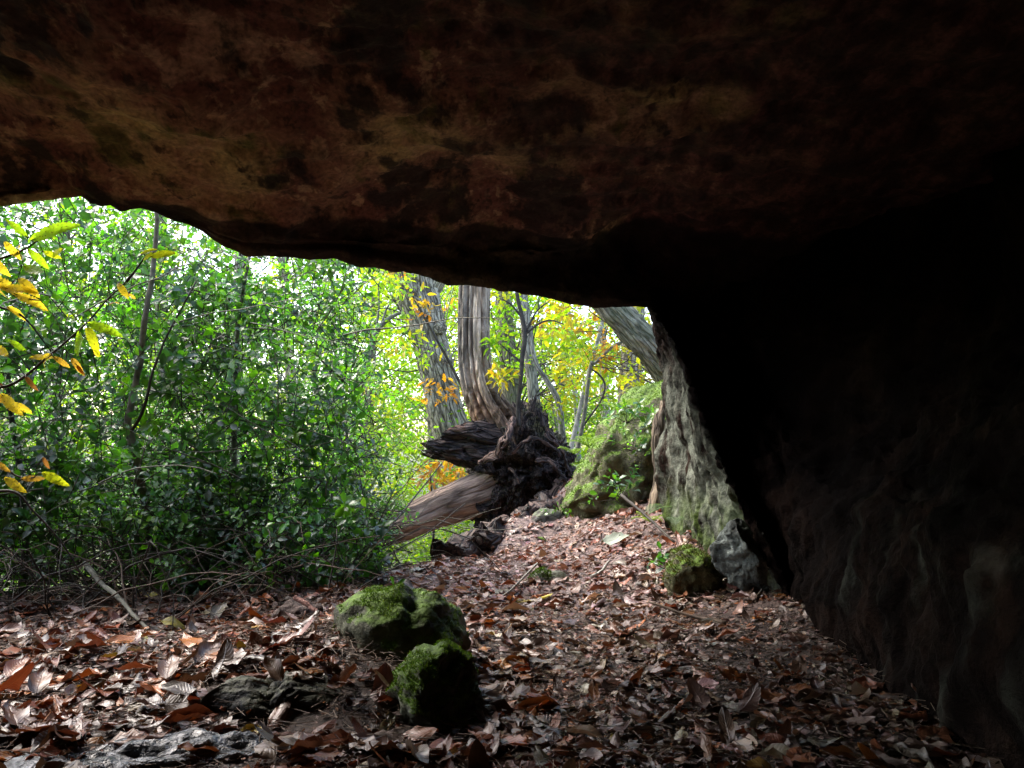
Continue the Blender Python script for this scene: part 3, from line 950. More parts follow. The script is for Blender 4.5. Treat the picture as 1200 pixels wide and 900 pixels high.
for p0, p1, r in (((622, 482), (628, 462), .035), ((636, 500), (632, 478), .03), ((560, 505), (553, 492), .03), ((655, 520), (662, 512), .02)):
    V, F, T = tube([at(*p0, 8.3), at((p0[0] + p1[0]) / 2 + 1, (p0[1] + p1[1]) / 2, 8.3), at(*p1, 8.3)], [r, r * .7, .004], 8, 5)
    under('splinter', V, F, M_ROT, FT, vec=T, col=np.ones((len(V), 3)))


# ------------------------------------------------------------------ standing trees
def trunk_part(pts, rad, m, parent, name='trunk', seg=36, n=14, rough=0.02, bulge=0.06, seed=0, tint=1.0):
    V, F, T = tube(pts, rad, seg, n)
    cen = catmull(np.array(pts), n)
    rep = np.concatenate([np.repeat(cen, seg, 0), cen[:1], cen[-1:]])
    V = V + norm(V - rep) * (rough * (fbm(T * np.array([1, 1, 1.0]), 22, 3, seed, True) - 1) + bulge * np.mean(rad) * fbm(V, 2.5, 3, seed + 1))[:, None]
    return under(name, V, F, m, parent, vec=T, col=np.ones((len(V), 3)) * np.asarray(tint))


GRN = [(0.11, 0.22, 0.02, 3), (0.16, 0.28, 0.025, 3), (0.07, 0.15, 0.02, 2), (0.24, 0.32, 0.03, 1)]
LIME = [(0.26, 0.46, 0.022, 3), (0.18, 0.42, 0.022, 3), (0.40, 0.52, 0.025, 2), (0.52, 0.46, 0.03, 0.5)]
YEL = [(0.50, 0.46, 0.035, 3), (0.56, 0.38, 0.03, 1.2), (0.32, 0.50, 0.025, 4.5), (0.50, 0.26, 0.03, .6)]
ORA = [(0.50, 0.24, 0.03, 3), (0.48, 0.32, 0.04, 2), (0.42, 0.16, 0.03, 1.5), (0.45, 0.40, 0.04, 1)]
DKG = [(0.035, 0.075, 0.016, 3), (0.05, 0.10, 0.02, 2), (0.09, 0.16, 0.02, 1)]

BEECH_P = [leaf(0.5, 4, 2, cu, be, tw, 0, 0.85, 0, i) for i, (cu, be, tw) in enumerate(((0.3, 0.3, 0.2), (-0.3, 0.5, -0.3), (0.4, -0.2, 0.4), (0.1, 0.7, 0)))]
CHSM_P = [leaf(0.34, 6, 2, cu, be, tw, 0, 0.85, 0, i) for i, (cu, be, tw) in enumerate(((0.4, 0.5, 0.2), (-0.3, 0.7, -0.3), (0.5, -0.2, 0.4), (0.3, 0.9, 0)))]
FAR_P = [leaf(0.7, 2, 1, 0, 0.4, 0.3, 0, 0.8, 0, 0), leaf(0.6, 2, 1, 0, -0.4, -0.3, 0, 0.8, 0, 1)]


def sprays(windows, protos, per=34):
    """flat layered leaf sprays. window: x0,y0,x1,y1 (photo), Y0,Y1, number, spray radius, leaf length, palette"""
    Ps, Rs, Ss, Cs, Cen = [], [], [], [], []
    for (x0, y0, x1, y1, Y0, Y1, n, rad, L, pal) in windows:
        cx, cyy, YY = rng.uniform(x0, x1, n), rng.uniform(y0, y1, n), rng.uniform(Y0, Y1, n)
        C = np.array([at(a, b, c) for a, b, c in zip(cx, cyy, YY)])
        Nm = norm(np.array([0, 0, 1.0]) + 0.42 * rng.normal(size=(n, 3)))
        ax = norm(np.cross(Nm, randdir(n))); ay = np.cross(Nm, ax)
        k = per
        a = rng.uniform(0, 2 * np.pi, (n, k)); r = rad * np.sqrt(rng.random((n, k))) * rng.uniform(0.6, 1.3, (n, 1))
        P = C[:, None] + ax[:, None] * (np.cos(a) * r)[..., None] + ay[:, None] * (0.55 * np.sin(a) * r)[..., None] + Nm[:, None] * (0.06 * rng.normal(size=(n, k)) - 0.25 * r * r)[..., None]
        d = norm(ax[:, None] * np.cos(a)[..., None] + ay[:, None] * np.sin(a)[..., None] + 0.6 * rng.normal(size=(n, k, 3)) - np.array([0, 0, 0.25]))
        nm = norm(Nm[:, None] + 0.5 * rng.normal(size=(n, k, 3)))
        base = pick(pal, n, 0.15)
        col = np.repeat(base[:, None], k, 1) * 0.55 + 0.45 * pick(pal, n * k, 0.2).reshape(n, k, 3)
        Ps.append(P.reshape(-1, 3)); Rs.append(frames(d.reshape(-1, 3), nm.reshape(-1, 3))); Ss.append(np.full(n * k, L) * rng.uniform(0.65, 1.25, n * k)); Cs.append(col.reshape(-1, 3))
        Cen.append(C)
    V, F, C, U = scatter(protos, np.concatenate(Ps), np.concatenate(Rs), np.concatenate(Ss), np.concatenate(Cs))
    return V, F, C, U, np.concatenate(Cen)


def crown(parent, windows, protos=BEECH_P, per=34, trunkpts=None, m=M_BEECH, name='crown', limb=0.012):
    V, F, C, U, Cen = sprays(windows, protos, per)
    setp(under(name, V, F, m, parent, col=C, vec=U), kind='stuff')
    if trunkpts is not None:
        tp = catmull(np.array(trunkpts), 10)
        n = len(Cen)
        d = np.linalg.norm(tp[None, :, :2] - Cen[:, None, :2], axis=2) + 2.0 * np.abs(tp[None, :, 2] - (Cen[:, None, 2] - 0.35 * np.linalg.norm(tp[None, :, :2] - Cen[:, None, :2], axis=2)))
        A = tp[d.argmin(1)]
        B = Cen
        t = np.linspace(0, 1, 6)[None, :, None]
        sag = rng.normal(size=(n, 1, 3)) * 0.12 * np.linalg.norm(B - A, axis=1)[:, None, None]
        P = A[:, None] * (1 - t) + B[:, None] * t + np.sin(np.pi * t) * (np.array([0, 0, 0.10]) * np.linalg.norm(B - A, axis=1)[:, None, None] + sag) + 0.03 * rng.normal(size=(n, 6, 3)) * np.sin(np.pi * t)
        r = np.linspace(limb, limb * 0.25, 6)[None] * np.ones((n, 1))
        V, F = chain_sticks(P, r, 4)
        setp(under('limbs', V, F, M_TWIGD, parent), kind='stuff')


# 1 large leaning oak trunk
tp = [at(548, 600, 12.3), at(536, 530, 12.3), at(522, 480, 12.2), at(513, 440, 12.1), at(505, 405, 12), at(496, 368, 12), at(487, 340, 12), at(477, 308, 12), at(462, 260, 12), at(440, 180, 12), at(420, 60, 12)]
e = empty('oak_tree', tp[0], 'thick leaning grey oak trunk with knot holes behind the fallen tree', 'tree')
trunk_part(tp, [0.36, 0.30, 0.275, 0.27, 0.265, 0.295, 0.34, 0.40, 0.36, 0.32, 0.28], M_BARK, e, seg=72, n=22, rough=0.030, seed=80)
trunk_part([at(492, 345, 12.05), at(508, 318, 12.1), at(520, 290, 12.2), at(545, 200, 12.4)], [0.26, 0.25, 0.2, 0.17], M_BARK, e, 'limb', 40, 14, 0.028, seed=82)
trunk_part([at(468, 318, 11.9), at(458, 308, 11.7), at(452, 303, 11.55)], [0.2, 0.13, 0.09], M_BARK, e, 'limb_stub', 24, 8, 0.02, seed=83, tint=(0.8, 0.6, 0.45))
for kx, ky, kr in ((516, 384, .10), (494, 360, .045), (500, 372, .035)):
    V, F = blob(at(kx, ky, 11.72), (kr, kr * .6, kr * 1.1), 3, 0.25, 2, 84 + kx)
    under('knot', V, F, M_ROT if kr < .09 else M_BARK, e, vec=V, col=np.ones((len(V), 3)) * (0.5 if kr < .09 else 0.9))
crown(e, [(380, 270, 470, 400, 11, 13.5, 26, .45, .10, LIME), (510, 300, 550, 480, 14, 19, 26, .45, .10, LIME), (455, 300, 500, 330, 10.5, 11.5, 2, .25, .09, YEL), (300, -150, 620, 150, 10.5, 14, 60, .7, .12, GRN)], trunkpts=tp)
# sprays of yellow chestnut in front of it
tp2 = [at(560, 520, 9.6), at(548, 470, 9.6), at(532, 435, 9.6), at(510, 395, 9.6), at(492, 362, 9.6), at(474, 328, 9.6), at(466, 300, 9.6)]
e = empty('chestnut_sapling', tp2[0], 'thin dark slanting stem with yellow leaf sprays crossing the big oak trunk', 'sapling')
V, F, T = tube(tp2, [.022, .02, .018, .016, .014, .012, .008], 6, 6)
under('stem', V, F, M_TWIGD, e)
crown(e, [(470, 330, 500, 350, 9.4, 9.7, 2, .18, .11, YEL), (480, 355, 545, 375, 9.3, 9.8, 3, .2, .11, ORA), (470, 395, 545, 425, 9.3, 9.9, 4, .2, .11, YEL), (495, 445, 535, 465, 9.3, 9.7, 3, .2, .11, ORA), (462, 308, 480, 318, 9.5, 9.7, 2, .15, .11, ORA)],
      CHSM_P, 18, tp2, M_BEECH, 'foliage', 0.005)
# 3 grey green trunk
tp = [at(608, 560, 13.5), at(602, 500, 13.5), at(597, 440, 13.5), at(592, 380, 13.5), at(589, 330, 13.5), at(578, 150, 13.5), at(575, 0, 13.5)]
e = empty('beech_tree', tp[0], 'mossy grey green trunk standing just right of the split dead trunk', 'tree')
trunk_part(tp, [.20, .17, .155, .15, .145, .14, .13], M_BARKG, e, seed=90, rough=0.01)
crown(e, [(570, 335, 604, 470, 12.5, 16, 16, .36, .095, LIME), (578, 345, 604, 450, 10, 12.5, 7, .28, .09, LIME), (560, 335, 660, 480, 15, 19, 40, .5, .1, LIME), (480, -150, 700, 150, 12, 16, 40, .7, .12, GRN)], trunkpts=tp)
# 4 slim straight trunk
tp = [at(634, 560, 12.5), at(628, 490, 12.5), at(620, 410, 12.5), at(612, 345, 12.5), at(606, 280, 12.5), at(598, 100, 12.5)]
e = empty('ash_tree', tp[0], 'slim straight pale grey trunk behind the root plate', 'tree')
trunk_part(tp, [.13, .10, .09, .085, .08, .07], M_BARKS, e, seg=24, seed=92, rough=0.006)
crown(e, [(650, 345, 710, 470, 11, 14, 20, .42, .10, YEL), (560, -150, 720, 200, 11, 14, 30, .6, .12, LIME)], trunkpts=tp)
# dark thin stem on the root plate
tp = [at(608, 500, 8.2), at(607, 478, 8.2), at(610, 448, 8.2), at(612, 420, 8.2), at(615, 393, 8.2), at(612, 372, 8.2), at(606, 345, 8.2), at(602, 300, 8.2)]
e = empty('sapling', tp[0], 'crooked thin black stem growing out of the root plate', 'sapling')
V, F, T = tube(tp, [.022, .022, .022, .024, .025, .022, .02, .015], 8, 6)
under('stem', V, F, M_TWIGD, e)
for q in ([(612, 373), (600, 358), (588, 350)], [(615, 392), (634, 378), (648, 376), (661, 380)], [(614, 395), (628, 366), (645, 352)], [(611, 425), (596, 412), (585, 402)], [(608, 478), (614, 465), (617, 455)]):
    V, F, T = tube([at(a, b, 8.2) for a, b in q], np.linspace(.013, .006, len(q)), 6, 6)
    under('twig', V, F, M_TWIGD, e)
crown(e, [(578, 395, 600, 425, 8.1, 8.6, 3, .16, .10, LIME), (578, 430, 605, 445, 8.0, 8.5, 3, .16, .11, YEL), (640, 368, 665, 390, 8.1, 8.6, 3, .18, .10, ORA)], CHSM_P, 16, tp, M_BEECH, 'foliage', .004)
# 5 leaning trunk on the right over the bank
tp = [at(830, 490, 8.6), at(790, 440, 8.5), at(762, 408, 8.4), at(735, 380, 8.4), at(712, 355, 8.4), at(670, 305, 8.4), at(620, 230, 8.5)]
e = empty('oak_tree', tp[0], 'ridged grey trunk leaning out over the bank at the cave mouth', 'tree')
trunk_part(tp, [.26, .20, .17, .16, .155, .15, .13], M_BARKG, e, seg=64, n=20, rough=0.026, seed=94)
crown(e, [(645, 335, 745, 440, 8.8, 10.5, 16, .32, .095, YEL), (655, 400, 740, 450, 9, 11, 8, .3, .09, LIME), (650, 345, 720, 400, 9, 10.5, 4, .25, .09, ORA), (735, 440, 775, 480, 7.5, 9, 5, .22, .08, YEL), (560, -100, 740, 180, 8.5, 10, 14, .5, .12, LIME)], trunkpts=tp, limb=0.008)
tp = [at(742, 540, 10.5), at(738, 470, 10.5), at(741, 400, 10.5), at(744, 350, 10.5), at(748, 200, 10.5)]
e = empty('oak_tree', tp[0], 'upright dark trunk half hidden behind the trunk leaning over the bank', 'tree')
trunk_part(tp, [.16, .15, .14, .14, .12], M_BARK, e, seed=96, rough=0.015)
crown(e, [(735, 360, 800, 470, 10.5, 13, 16, .4, .07, DKG), (680, -100, 850, 200, 9, 12, 20, .6, .1, GRN)], trunkpts=tp)
# saplings on the right
labs = ['curved grey sapling bending right behind the root plate', 'pale straight sapling trunk left of the forked pair', 'pale leaning sapling crossing the forked pair', 'thin grey forked sapling with orange leaves at the fork',
        'very thin dark stem between the slim trunk and the saplings']
spec = [([(662, 540), (658, 500), (654, 470), (640, 445), (628, 425), (618, 380)], 11.5, .055, M_BARKS), ([(678, 540), (676, 490), (672, 440), (668, 380), (664, 330)], 14, .05, M_PALE),
        ([(668, 530), (676, 495), (684, 460), (692, 430), (705, 380), (715, 330)], 10.5, .035, M_PALE), ([(676, 530), (684, 490), (692, 430), (698, 425), (720, 405), (745, 395)], 9.6, .028, M_STEM),
        ([(655, 520), (648, 480), (640, 440), (634, 400), (630, 350)], 13, .016, M_STEM)]
for lb, (q, yy, r, m) in zip(labs, spec):
    tp = [at(a, b, yy) for a, b in q]
    e = empty('sapling', tp[0], lb, 'sapling', 'saplings behind the bank')
    V, F, T = tube(tp, np.linspace(r, r * .55, len(tp)), 10, 8)
    under('stem', V, F, m, e, vec=T)
    if 'forked' in lb and 'orange' in lb:
        V, F, T = tube([at(a, b, yy) for a, b in ((692, 432), (703, 440), (709, 452), (704, 470), (690, 490), (680, 505))], [.012] * 6, 6, 8)
        under('twig', V, F, M_TWIGD, e)
        crown(e, [(688, 395, 715, 420, 9.5, 9.8, 5, .2, .09, ORA)], CHSM_P, 18, tp, M_BEECH, 'foliage', .004)
    else:
        xs_ = [a for a, b in q]
        crown(e, [(min(xs_) - 25, 330, max(xs_) + 25, 500, yy, yy + 2, 12, .4, .09, LIME)], BEECH_P, 30, tp, M_BEECH, 'foliage', .006)
# sapling left of the oak
tp = [at(405, 560, 9), at(415, 500, 9), at(422, 460, 9), at(432, 420, 9), at(441, 390, 9), at(455, 374, 9), at(470, 366, 9)]
e = empty('hazel_sapling', tp[0], 'thin grey sapling arching up to the left side of the oak', 'sapling')
V, F, T = tube(tp, [.045, .042, .038, .034, .03, .025, .018], 10, 8)
under('stem', V, F, M_STEM, e)
for q in ([(441, 391), (425, 378), (402, 365)], [(446, 384), (453, 362), (462, 350)], [(440, 392), (444, 360), (443, 330)]):
    V, F, T = tube([at(a, b, 9) for a, b in q], np.linspace(.016, .006, 3), 6, 6)
    under('twig', V, F, M_STEM, e)
crown(e, [(395, 325, 470, 400, 8.6, 9.6, 12, .3, .08, LIME), (380, 420, 470, 560, 8.6, 9.8, 22, .3, .06, GRN), (395, 380, 500, 540, 10, 14, 48, .45, .09, LIME)], BEECH_P, 26, tp, M_BEECH, 'foliage', .005)

# trees farther back (left and middle)
far = [(275, 15, .12, 'grey trunk glimpsed through the holly leaves in the middle of the hedge'), (60, 13, .12, 'mossy trunk hidden in leaves at the far left'), (345, 19, .14, 'distant slim trunk left of the arching sapling'),
       (430, 21, .13, 'distant trunk in bright leaves between hedge and oak'), (505, 24, .12, 'far pale trunk showing below the oak'), (655, 22, .12, 'far trunk among yellow leaves above the saplings'),
       (710, 20, .13, 'far trunk behind the forked sapling'), (190, 17, .15, 'distant trunk behind the crooked holly stem'), (570, 26, .13, 'far trunk glimpsed between the split trunk and its neighbour')]
for i, (pxx, yy, r, lb) in enumerate(far):
    ln = rng.uniform(-18, 18)
    tp = [at(pxx - ln, 640, yy), at(pxx, 500, yy), at(pxx + ln * .4, 400, yy), at(pxx + ln, 250, yy), at(pxx + 1.5 * ln, 0, yy)]
    e = empty('woodland_tree', tp[0], lb, 'tree', 'trees far back in the wood')
    trunk_part(tp, [r * 1.2, r, r * .9, r * .8, r * .6], M_BARKG if i % 2 else M_BARK, e, seg=14, n=8, rough=0.006, seed=100 + i)
    pal = [GRN, LIME, LIME, LIME, LIME, YEL, YEL, GRN, LIME][i]
    crown(e, [(pxx - 110, 210, pxx + 110, 420, yy - 2, yy + 3, 46, .6, .13, pal), (pxx - 110, 420, pxx + 110, 560, yy - 2, yy + 3, 18, .6, .12, pal)], FAR_P, 40, tp, M_BEECH, 'crown', 0.02)

# far wood and undergrowth: masses nobody could count
V, F, C, U, _ = sprays([(380, 300, 820, 520, 22, 34, 190, .9, .18, LIME), (-450, 350, 430, 570, 22, 38, 380, 1.1, .2, GRN), (-300, 330, 900, 560, 28, 46, 600, 1.1, .22, LIME), (-300, 180, 900, 340, 28, 46, 190, 1.1, .22, LIME), (-300, 440, 900, 600, 24, 48, 500, 1.1, .22, GRN)], FAR_P, 60)
setp(put('far_wood', V, F, M_BEECH, col=C, vec=U), 'pale green and yellow wood in the distance behind the trunks', 'woodland', kind='stuff')
V, F, C, U, _ = sprays([(330, 600, 640, 720, 9, 15, 190, .35, .07, GRN), (380, 540, 600, 660, 10, 17, 130, .4, .08, LIME), (600, 480, 760, 600, 11, 16, 120, .4, .07, GRN), (-200, 520, 420, 700, 9, 16, 160, .5, .08, GRN)], BEECH_P, 34)
setp(put('undergrowth', V, F, M_BEECH, col=C, vec=U), 'bright green undergrowth in the hollow below the log', 'undergrowth', kind='stuff')
V, F, C, U, _ = sprays([(470, 545, 545, 565, 9.3, 10, 9, .22, .10, ORA)], CHSM_P, 30)
e = empty('chestnut_sapling', at(505, 640, 9.6), 'orange leaved sapling behind the log under the broken limb', 'sapling')
setp(under('foliage', V, F, M_BEECH, e, col=C, vec=U), kind='stuff')
V, F, T = tube([at(505, 680, 9.6), at(508, 620, 9.6), at(504, 555, 9.6)], [.02, .015, .008], 6, 6)
under('stem', V, F, M_TWIGD, e)

# ------------------------------------------------------------------ holly hedge
HOL = [(0.028, 0.085, 0.040, 4), (0.050, 0.13, 0.050, 4), (0.10, 0.24, 0.05, 2.5), (0.22, 0.43, 0.04, 1.8)]
HOLB = [(0.11, 0.27, 0.026, 3), (0.05, 0.15, 0.024, 2.5), (0.22, 0.42, 0.03, 2.5)]
HOLLY_P = [leaf(0.58, 3, 2, cu, be, tw, 0.14, 0.9, wv, i) for i, (cu, be, tw, wv) in enumerate(((0.5, 0.5, 0.2, .03), (0.7, 0.3, -0.3, .04), (0.3, 0.8, 0.4, .05), (0.6, -0.2, 0, .04)))]


def sprigs(C, ax, K, L, leafL, pal, upb=0.8):
    n = len(C)
    t = (np.arange(K)[None] + rng.random((n, K))) / K
    ref = randdir(n)
    X = norm(np.cross(ax, ref)); Yv = np.cross(ax, X)
    a = np.arange(K)[None] * 2.4 + rng.uniform(0, 6.28, (n, 1))
    rad = X[:, None] * np.cos(a)[..., None] + Yv[:, None] * np.sin(a)[..., None]
    P = C[:, None] + ax[:, None] * (L[:, None] * t)[..., None] + rad * 0.006
    d = norm(rad + ax[:, None] * (0.35 + 0.5 * t[..., None]) + 0.25 * rng.normal(size=(n, K, 3)))
    nm = norm(ax[:, None] * 0.7 + np.array([0, -0.35, upb]) + 0.5 * rng.normal(size=(n, K, 3)))
    sc = leafL * rng.uniform(0.5, 1.3, (n, K)) * np.clip(1 + 1.1 * fbm(C, 1.3, 2, 141), .65, 1.2)[:, None]
    base = pick(pal, n, 0.2) * np.clip(1 + 1.3 * fbm(C, 1.6, 3, 140), .45, 2.0)[:, None]
    col = 0.6 * base[:, None] + 0.4 * pick(pal, n * K, 0.25).reshape(n, K, 3)
    return P.reshape(-1, 3), frames(d.reshape(-1, 3), nm.reshape(-1, 3)), sc.ravel(), col.reshape(-1, 3)


def holly(label, wins, stems, tangle=None):
    """wins: x0,y0,x1,y1,Y0,Y1,n,leaf,palette. stems: photo polylines"""
    base = at(*stems[0][0][0])
    e = empty('holly_bush', base, label, 'bush', 'holly bushes of the hedge')
    A, Rr, Sx, Cc, tw0, tw1 = [], [], [], [], [], []
    for (x0, y0, x1, y1, Y0, Y1, n, lf, pal) in wins:
        C = np.array([at(a, b, c) for a, b, c in zip(rng.uniform(x0, x1, n), rng.uniform(y0, y1, n), Y0 + (Y1 - Y0) * rng.random(n))])
        kp = fbm(C, 1.1, 3, 130) + 0.25 * rng.normal(size=n) > -0.32 + 0.2 * np.clip((C[:, 2] - 1.15) / .7, 0, 1)
        C = C[kp]; n = len(C)
        ax = norm(np.array([0.0, -0.35, 0.45]) + 0.8 * rng.normal(size=(n, 3)))
        L = rng.uniform(0.12, 0.28, n)
        a, r, s, c = sprigs(C, ax, 11, L, lf, pal)
        A.append(a); Rr.append(r); Sx.append(s); Cc.append(c)
        tw0.append(C - ax * rng.uniform(.05, .25, (n, 1))); tw1.append(C + ax * L[:, None])
    V, F, C, U = scatter(HOLLY_P, np.concatenate(A), np.concatenate(Rr), np.concatenate(Sx), np.concatenate(Cc))
    V2 = V
    setp(under('foliage', V2, F, M_HOLLY, e, col=C, vec=U), kind='stuff')
    V, F = sticks(np.concatenate(tw0), np.concatenate(tw1), .0035, .0015)
    setp(under('twigs', V, F, M_TWIGD, e), kind='stuff')
    x0, y0, x1, y1, Y0, Y1 = wins[0][:6]
    n = 70
    s0 = np.array([at(a, b, c) for a, b, c in zip(rng.uniform(x0, x1, n), rng.uniform(y0 + 60, y1, n), rng.uniform(Y0 - .1, Y0 + .6, n))])
    dr = norm(rng.normal(size=(n, 3)) * np.array([1, .4, .6]) + np.array([0, 0, .35]))
    t = np.linspace(0, 1, 7)[None, :, None]
    wob = np.cumsum(rng.normal(size=(n, 7, 3)), 1) * .018
    P = s0[:, None] + dr[:, None] * rng.uniform(.3, 1.1, (n, 1, 1)) * t + wob - np.array([0, 0, .12]) * t * t
    V, F = chain_sticks(P, np.linspace(1, .35, 7)[None] * rng.uniform(.002, .0055, (n, 1)), 4)
    setp(under('bare_twigs', V, F, M_STEM, e), kind='stuff')
    for q, r, m in stems:
        tp = [at(*p) for p in q]
        V, F, T = tube(tp, np.linspace(r, r * .45, len(tp)), 10, 8)
        V = V + r * .25 * np.stack([fbm(V, 9, 3, k) for k in (4, 5, 6)], -1)
        under('stem', V, F, m, e)
    if tangle:
        x0, x1, Y0, Y1, n = tangle
        k = 9
        s0 = np.array([at(a, 745, b) for a, b in zip(rng.uniform(x0, x1, n), rng.uniform(Y0, Y1, n))])
        s0[:, 2] = G(s0[:, 0], s0[:, 1]) - 0.02
        a = rng.uniform(0, 6.28, n)
        ln = rng.uniform(.35, 1.1, n)
        dirx = np.stack([np.cos(a) * 1.0, np.sin(a) * .55, np.zeros(n)], -1)
        t = np.linspace(0, 1, k)[None, :, None]
        hgt = rng.uniform(.06, .42, n)[:, None, None]
        arch = rng.uniform(.5, 1.0, n)[:, None, None]
        P = s0[:, None] + dirx[:, None] * (ln[:, None, None] * t) + np.array([0, 0, 1.0]) * hgt * np.sin(np.pi * arch * t)
        wob = np.cumsum(rng.normal(size=(n, k, 3)), 1) * 0.016
        P = P + wob - wob[:, :1]
        r = np.linspace(1, .4, k)[None] * rng.uniform(.0018, .0055, n)[:, None]
        half = rng.random(n) < .5
        for nm, msk, m in (('dry_twigs', half, M_TWIG), ('dark_twigs', ~half, M_TWIGD)):
            V, F = chain_sticks(P[msk], r[msk], 4)
            setp(under(nm, V, F, m, e), kind='stuff')
    return e


holly('dense dark holly bush filling the left edge behind the yellow chestnut leaves',
      [(-260, 230, 150, 690, 4.0, 5.4, 1400, .053, HOL), (-260, 400, 160, 700, 5.2, 6.6, 850, .056, HOL), (-200, 200, 160, 400, 4.6, 6.0, 430, .055, HOLB), (-220, 620, 170, 735, 4.5, 5.6, 330, .05, HOL), (-150, 540, 200, 635, 3.9, 4.5, 200, .052, HOL)],
      [([(20, 745, 4.3), (30, 600, 4.6), (10, 450, 4.7), (25, 300, 4.8)], .022, M_TWIGD), ([(115, 740, 4.2), (60, 640, 4.4), (-10, 560, 4.6)], .012, M_TWIGD), ([(100, 745, 4.3), (75, 680, 4.3), (65, 560, 4.4)], .008, M_STEM)],
      (-200, 200, 3.6, 4.6, 260))
holly('middle holly bush of the hedge with a crooked grey stem showing through its leaves',
      [(140, 300, 430, 680, 4.4, 5.8, 1400, .053, HOL), (150, 380, 430, 690, 5.6, 7.0, 850, .055, HOLB), (130, 225, 420, 400, 5.0, 6.6, 600, .052, HOLB), (150, 620, 390, 725, 4.6, 5.6, 260, .05, HOL), (170, 590, 450, 715, 4.0, 4.8, 420, .052, HOL)],
      [([(168, 745, 4.45), (172, 600, 4.4), (165, 565, 4.35), (153, 510, 4.35), (150, 490, 4.35), (163, 430, 4.4), (170, 370, 4.4), (180, 310, 4.5), (185, 240, 4.5)], .026, M_STEM),
       ([(152, 508, 4.35), (168, 480, 4.3), (178, 440, 4.3), (195, 395, 4.35), (230, 330, 4.5)], .010, M_TWIGD), ([(290, 735, 4.7), (275, 600, 5.0), (278, 400, 5.1), (292, 300, 5.1)], .024, M_STEM),
       ([(270, 730, 4.3), (320, 640, 4.5), (380, 560, 4.7)], .010, M_TWIGD)],
      (180, 400, 3.8, 4.8, 110))
holly('looser holly bush trailing over the lower end of the pale log',
      [(360, 560, 462, 700, 5.2, 6.8, 260, .048, HOL), (400, 585, 480, 660, 6.0, 7.2, 60, .048, HOLB), (320, 610, 430, 715, 4.4, 5.4, 200, .048, HOL), (370, 430, 480, 560, 7.5, 9, 160, .05, HOLB)],
      [([(400, 700, 4.9), (440, 640, 5.4), (480, 590, 6.0), (520, 540, 6.4)], .010, M_TWIGD), ([(415, 705, 5), (450, 655, 5.5), (500, 625, 6.0), (545, 590, 6.3)], .008, M_TWIGD), ([(380, 700, 4.7), (385, 600, 5.2), (410, 500, 5.6)], .012, M_TWIGD)],
      (320, 400, 4.0, 4.7, 40))

# ------------------------------------------------------------------ chestnut sapling close by on the left
Yc = 3.0
CH = {'g': (0.30, 0.52, 0.03), 'y': (0.70, 0.55, 0.06), 'l': (0.48, 0.56, 0.03), 'o': (0.52, 0.33, 0.07), 'b': (0.16, 0.075, 0.035)}
stemb = at(-70, 760, Yc); stemb[2] = float(G(stemb[0], stemb[1])) - .02
CSE = empty('chestnut_sapling', stemb, 'chestnut sapling at the left edge with big yellow and lime leaves', 'sapling')
tp = [stemb, at(-60, 600, Yc), at(-45, 450, Yc), at(-30, 320, Yc + .1), at(-15, 240, Yc + .2)]
V, F, T = tube(tp, [.016, .014, .012, .009, .005], 8, 8)
under('stem', V, F, M_STEM, CSE)
brs = [[(-45, 450), (10, 452), (60, 415), (100, 380), (125, 352), (148, 330)], [(-38, 380), (0, 335), (18, 347), (45, 352)], [(-28, 310), (10, 300), (40, 285), (60, 262)], [(-35, 350), (0, 360), (28, 372), (60, 412)],
       [(-55, 560), (-5, 545), (20, 558), (40, 560)], [(-48, 480), (-10, 468), (12, 462)], [(-60, 590), (10, 575), (40, 600), (75, 640), (110, 700)], [(148, 330), (158, 318), (172, 298)]]
for q in brs:
    V, F, T = tube([at(a, b, Yc + .02) for a, b in q], np.linspace(.0065, .0025, len(q)), 6, 6)
    under('branch', V, F, M_TWIGD, CSE)
CHL = [leaf(0.31, 22, 4, cu, be, tw, 0.10, 0.85, .022, i) for i, (cu, be, tw) in enumerate(((0.3, 0.4, 0.1), (-0.35, 0.8, -0.2), (0.5, -0.4, 0.3), (0.9, 1.1, 0.5)))]
CHM = [mesh_data('leaf', P, F, M_CHEST, col=np.ones((len(P), 3)), vec=U) for P, F, U in CHL]
CBR = np.concatenate([catmull(np.array([at(a, b, Yc + .02) for a, b in q]), 8) for q in brs])
stalk = []
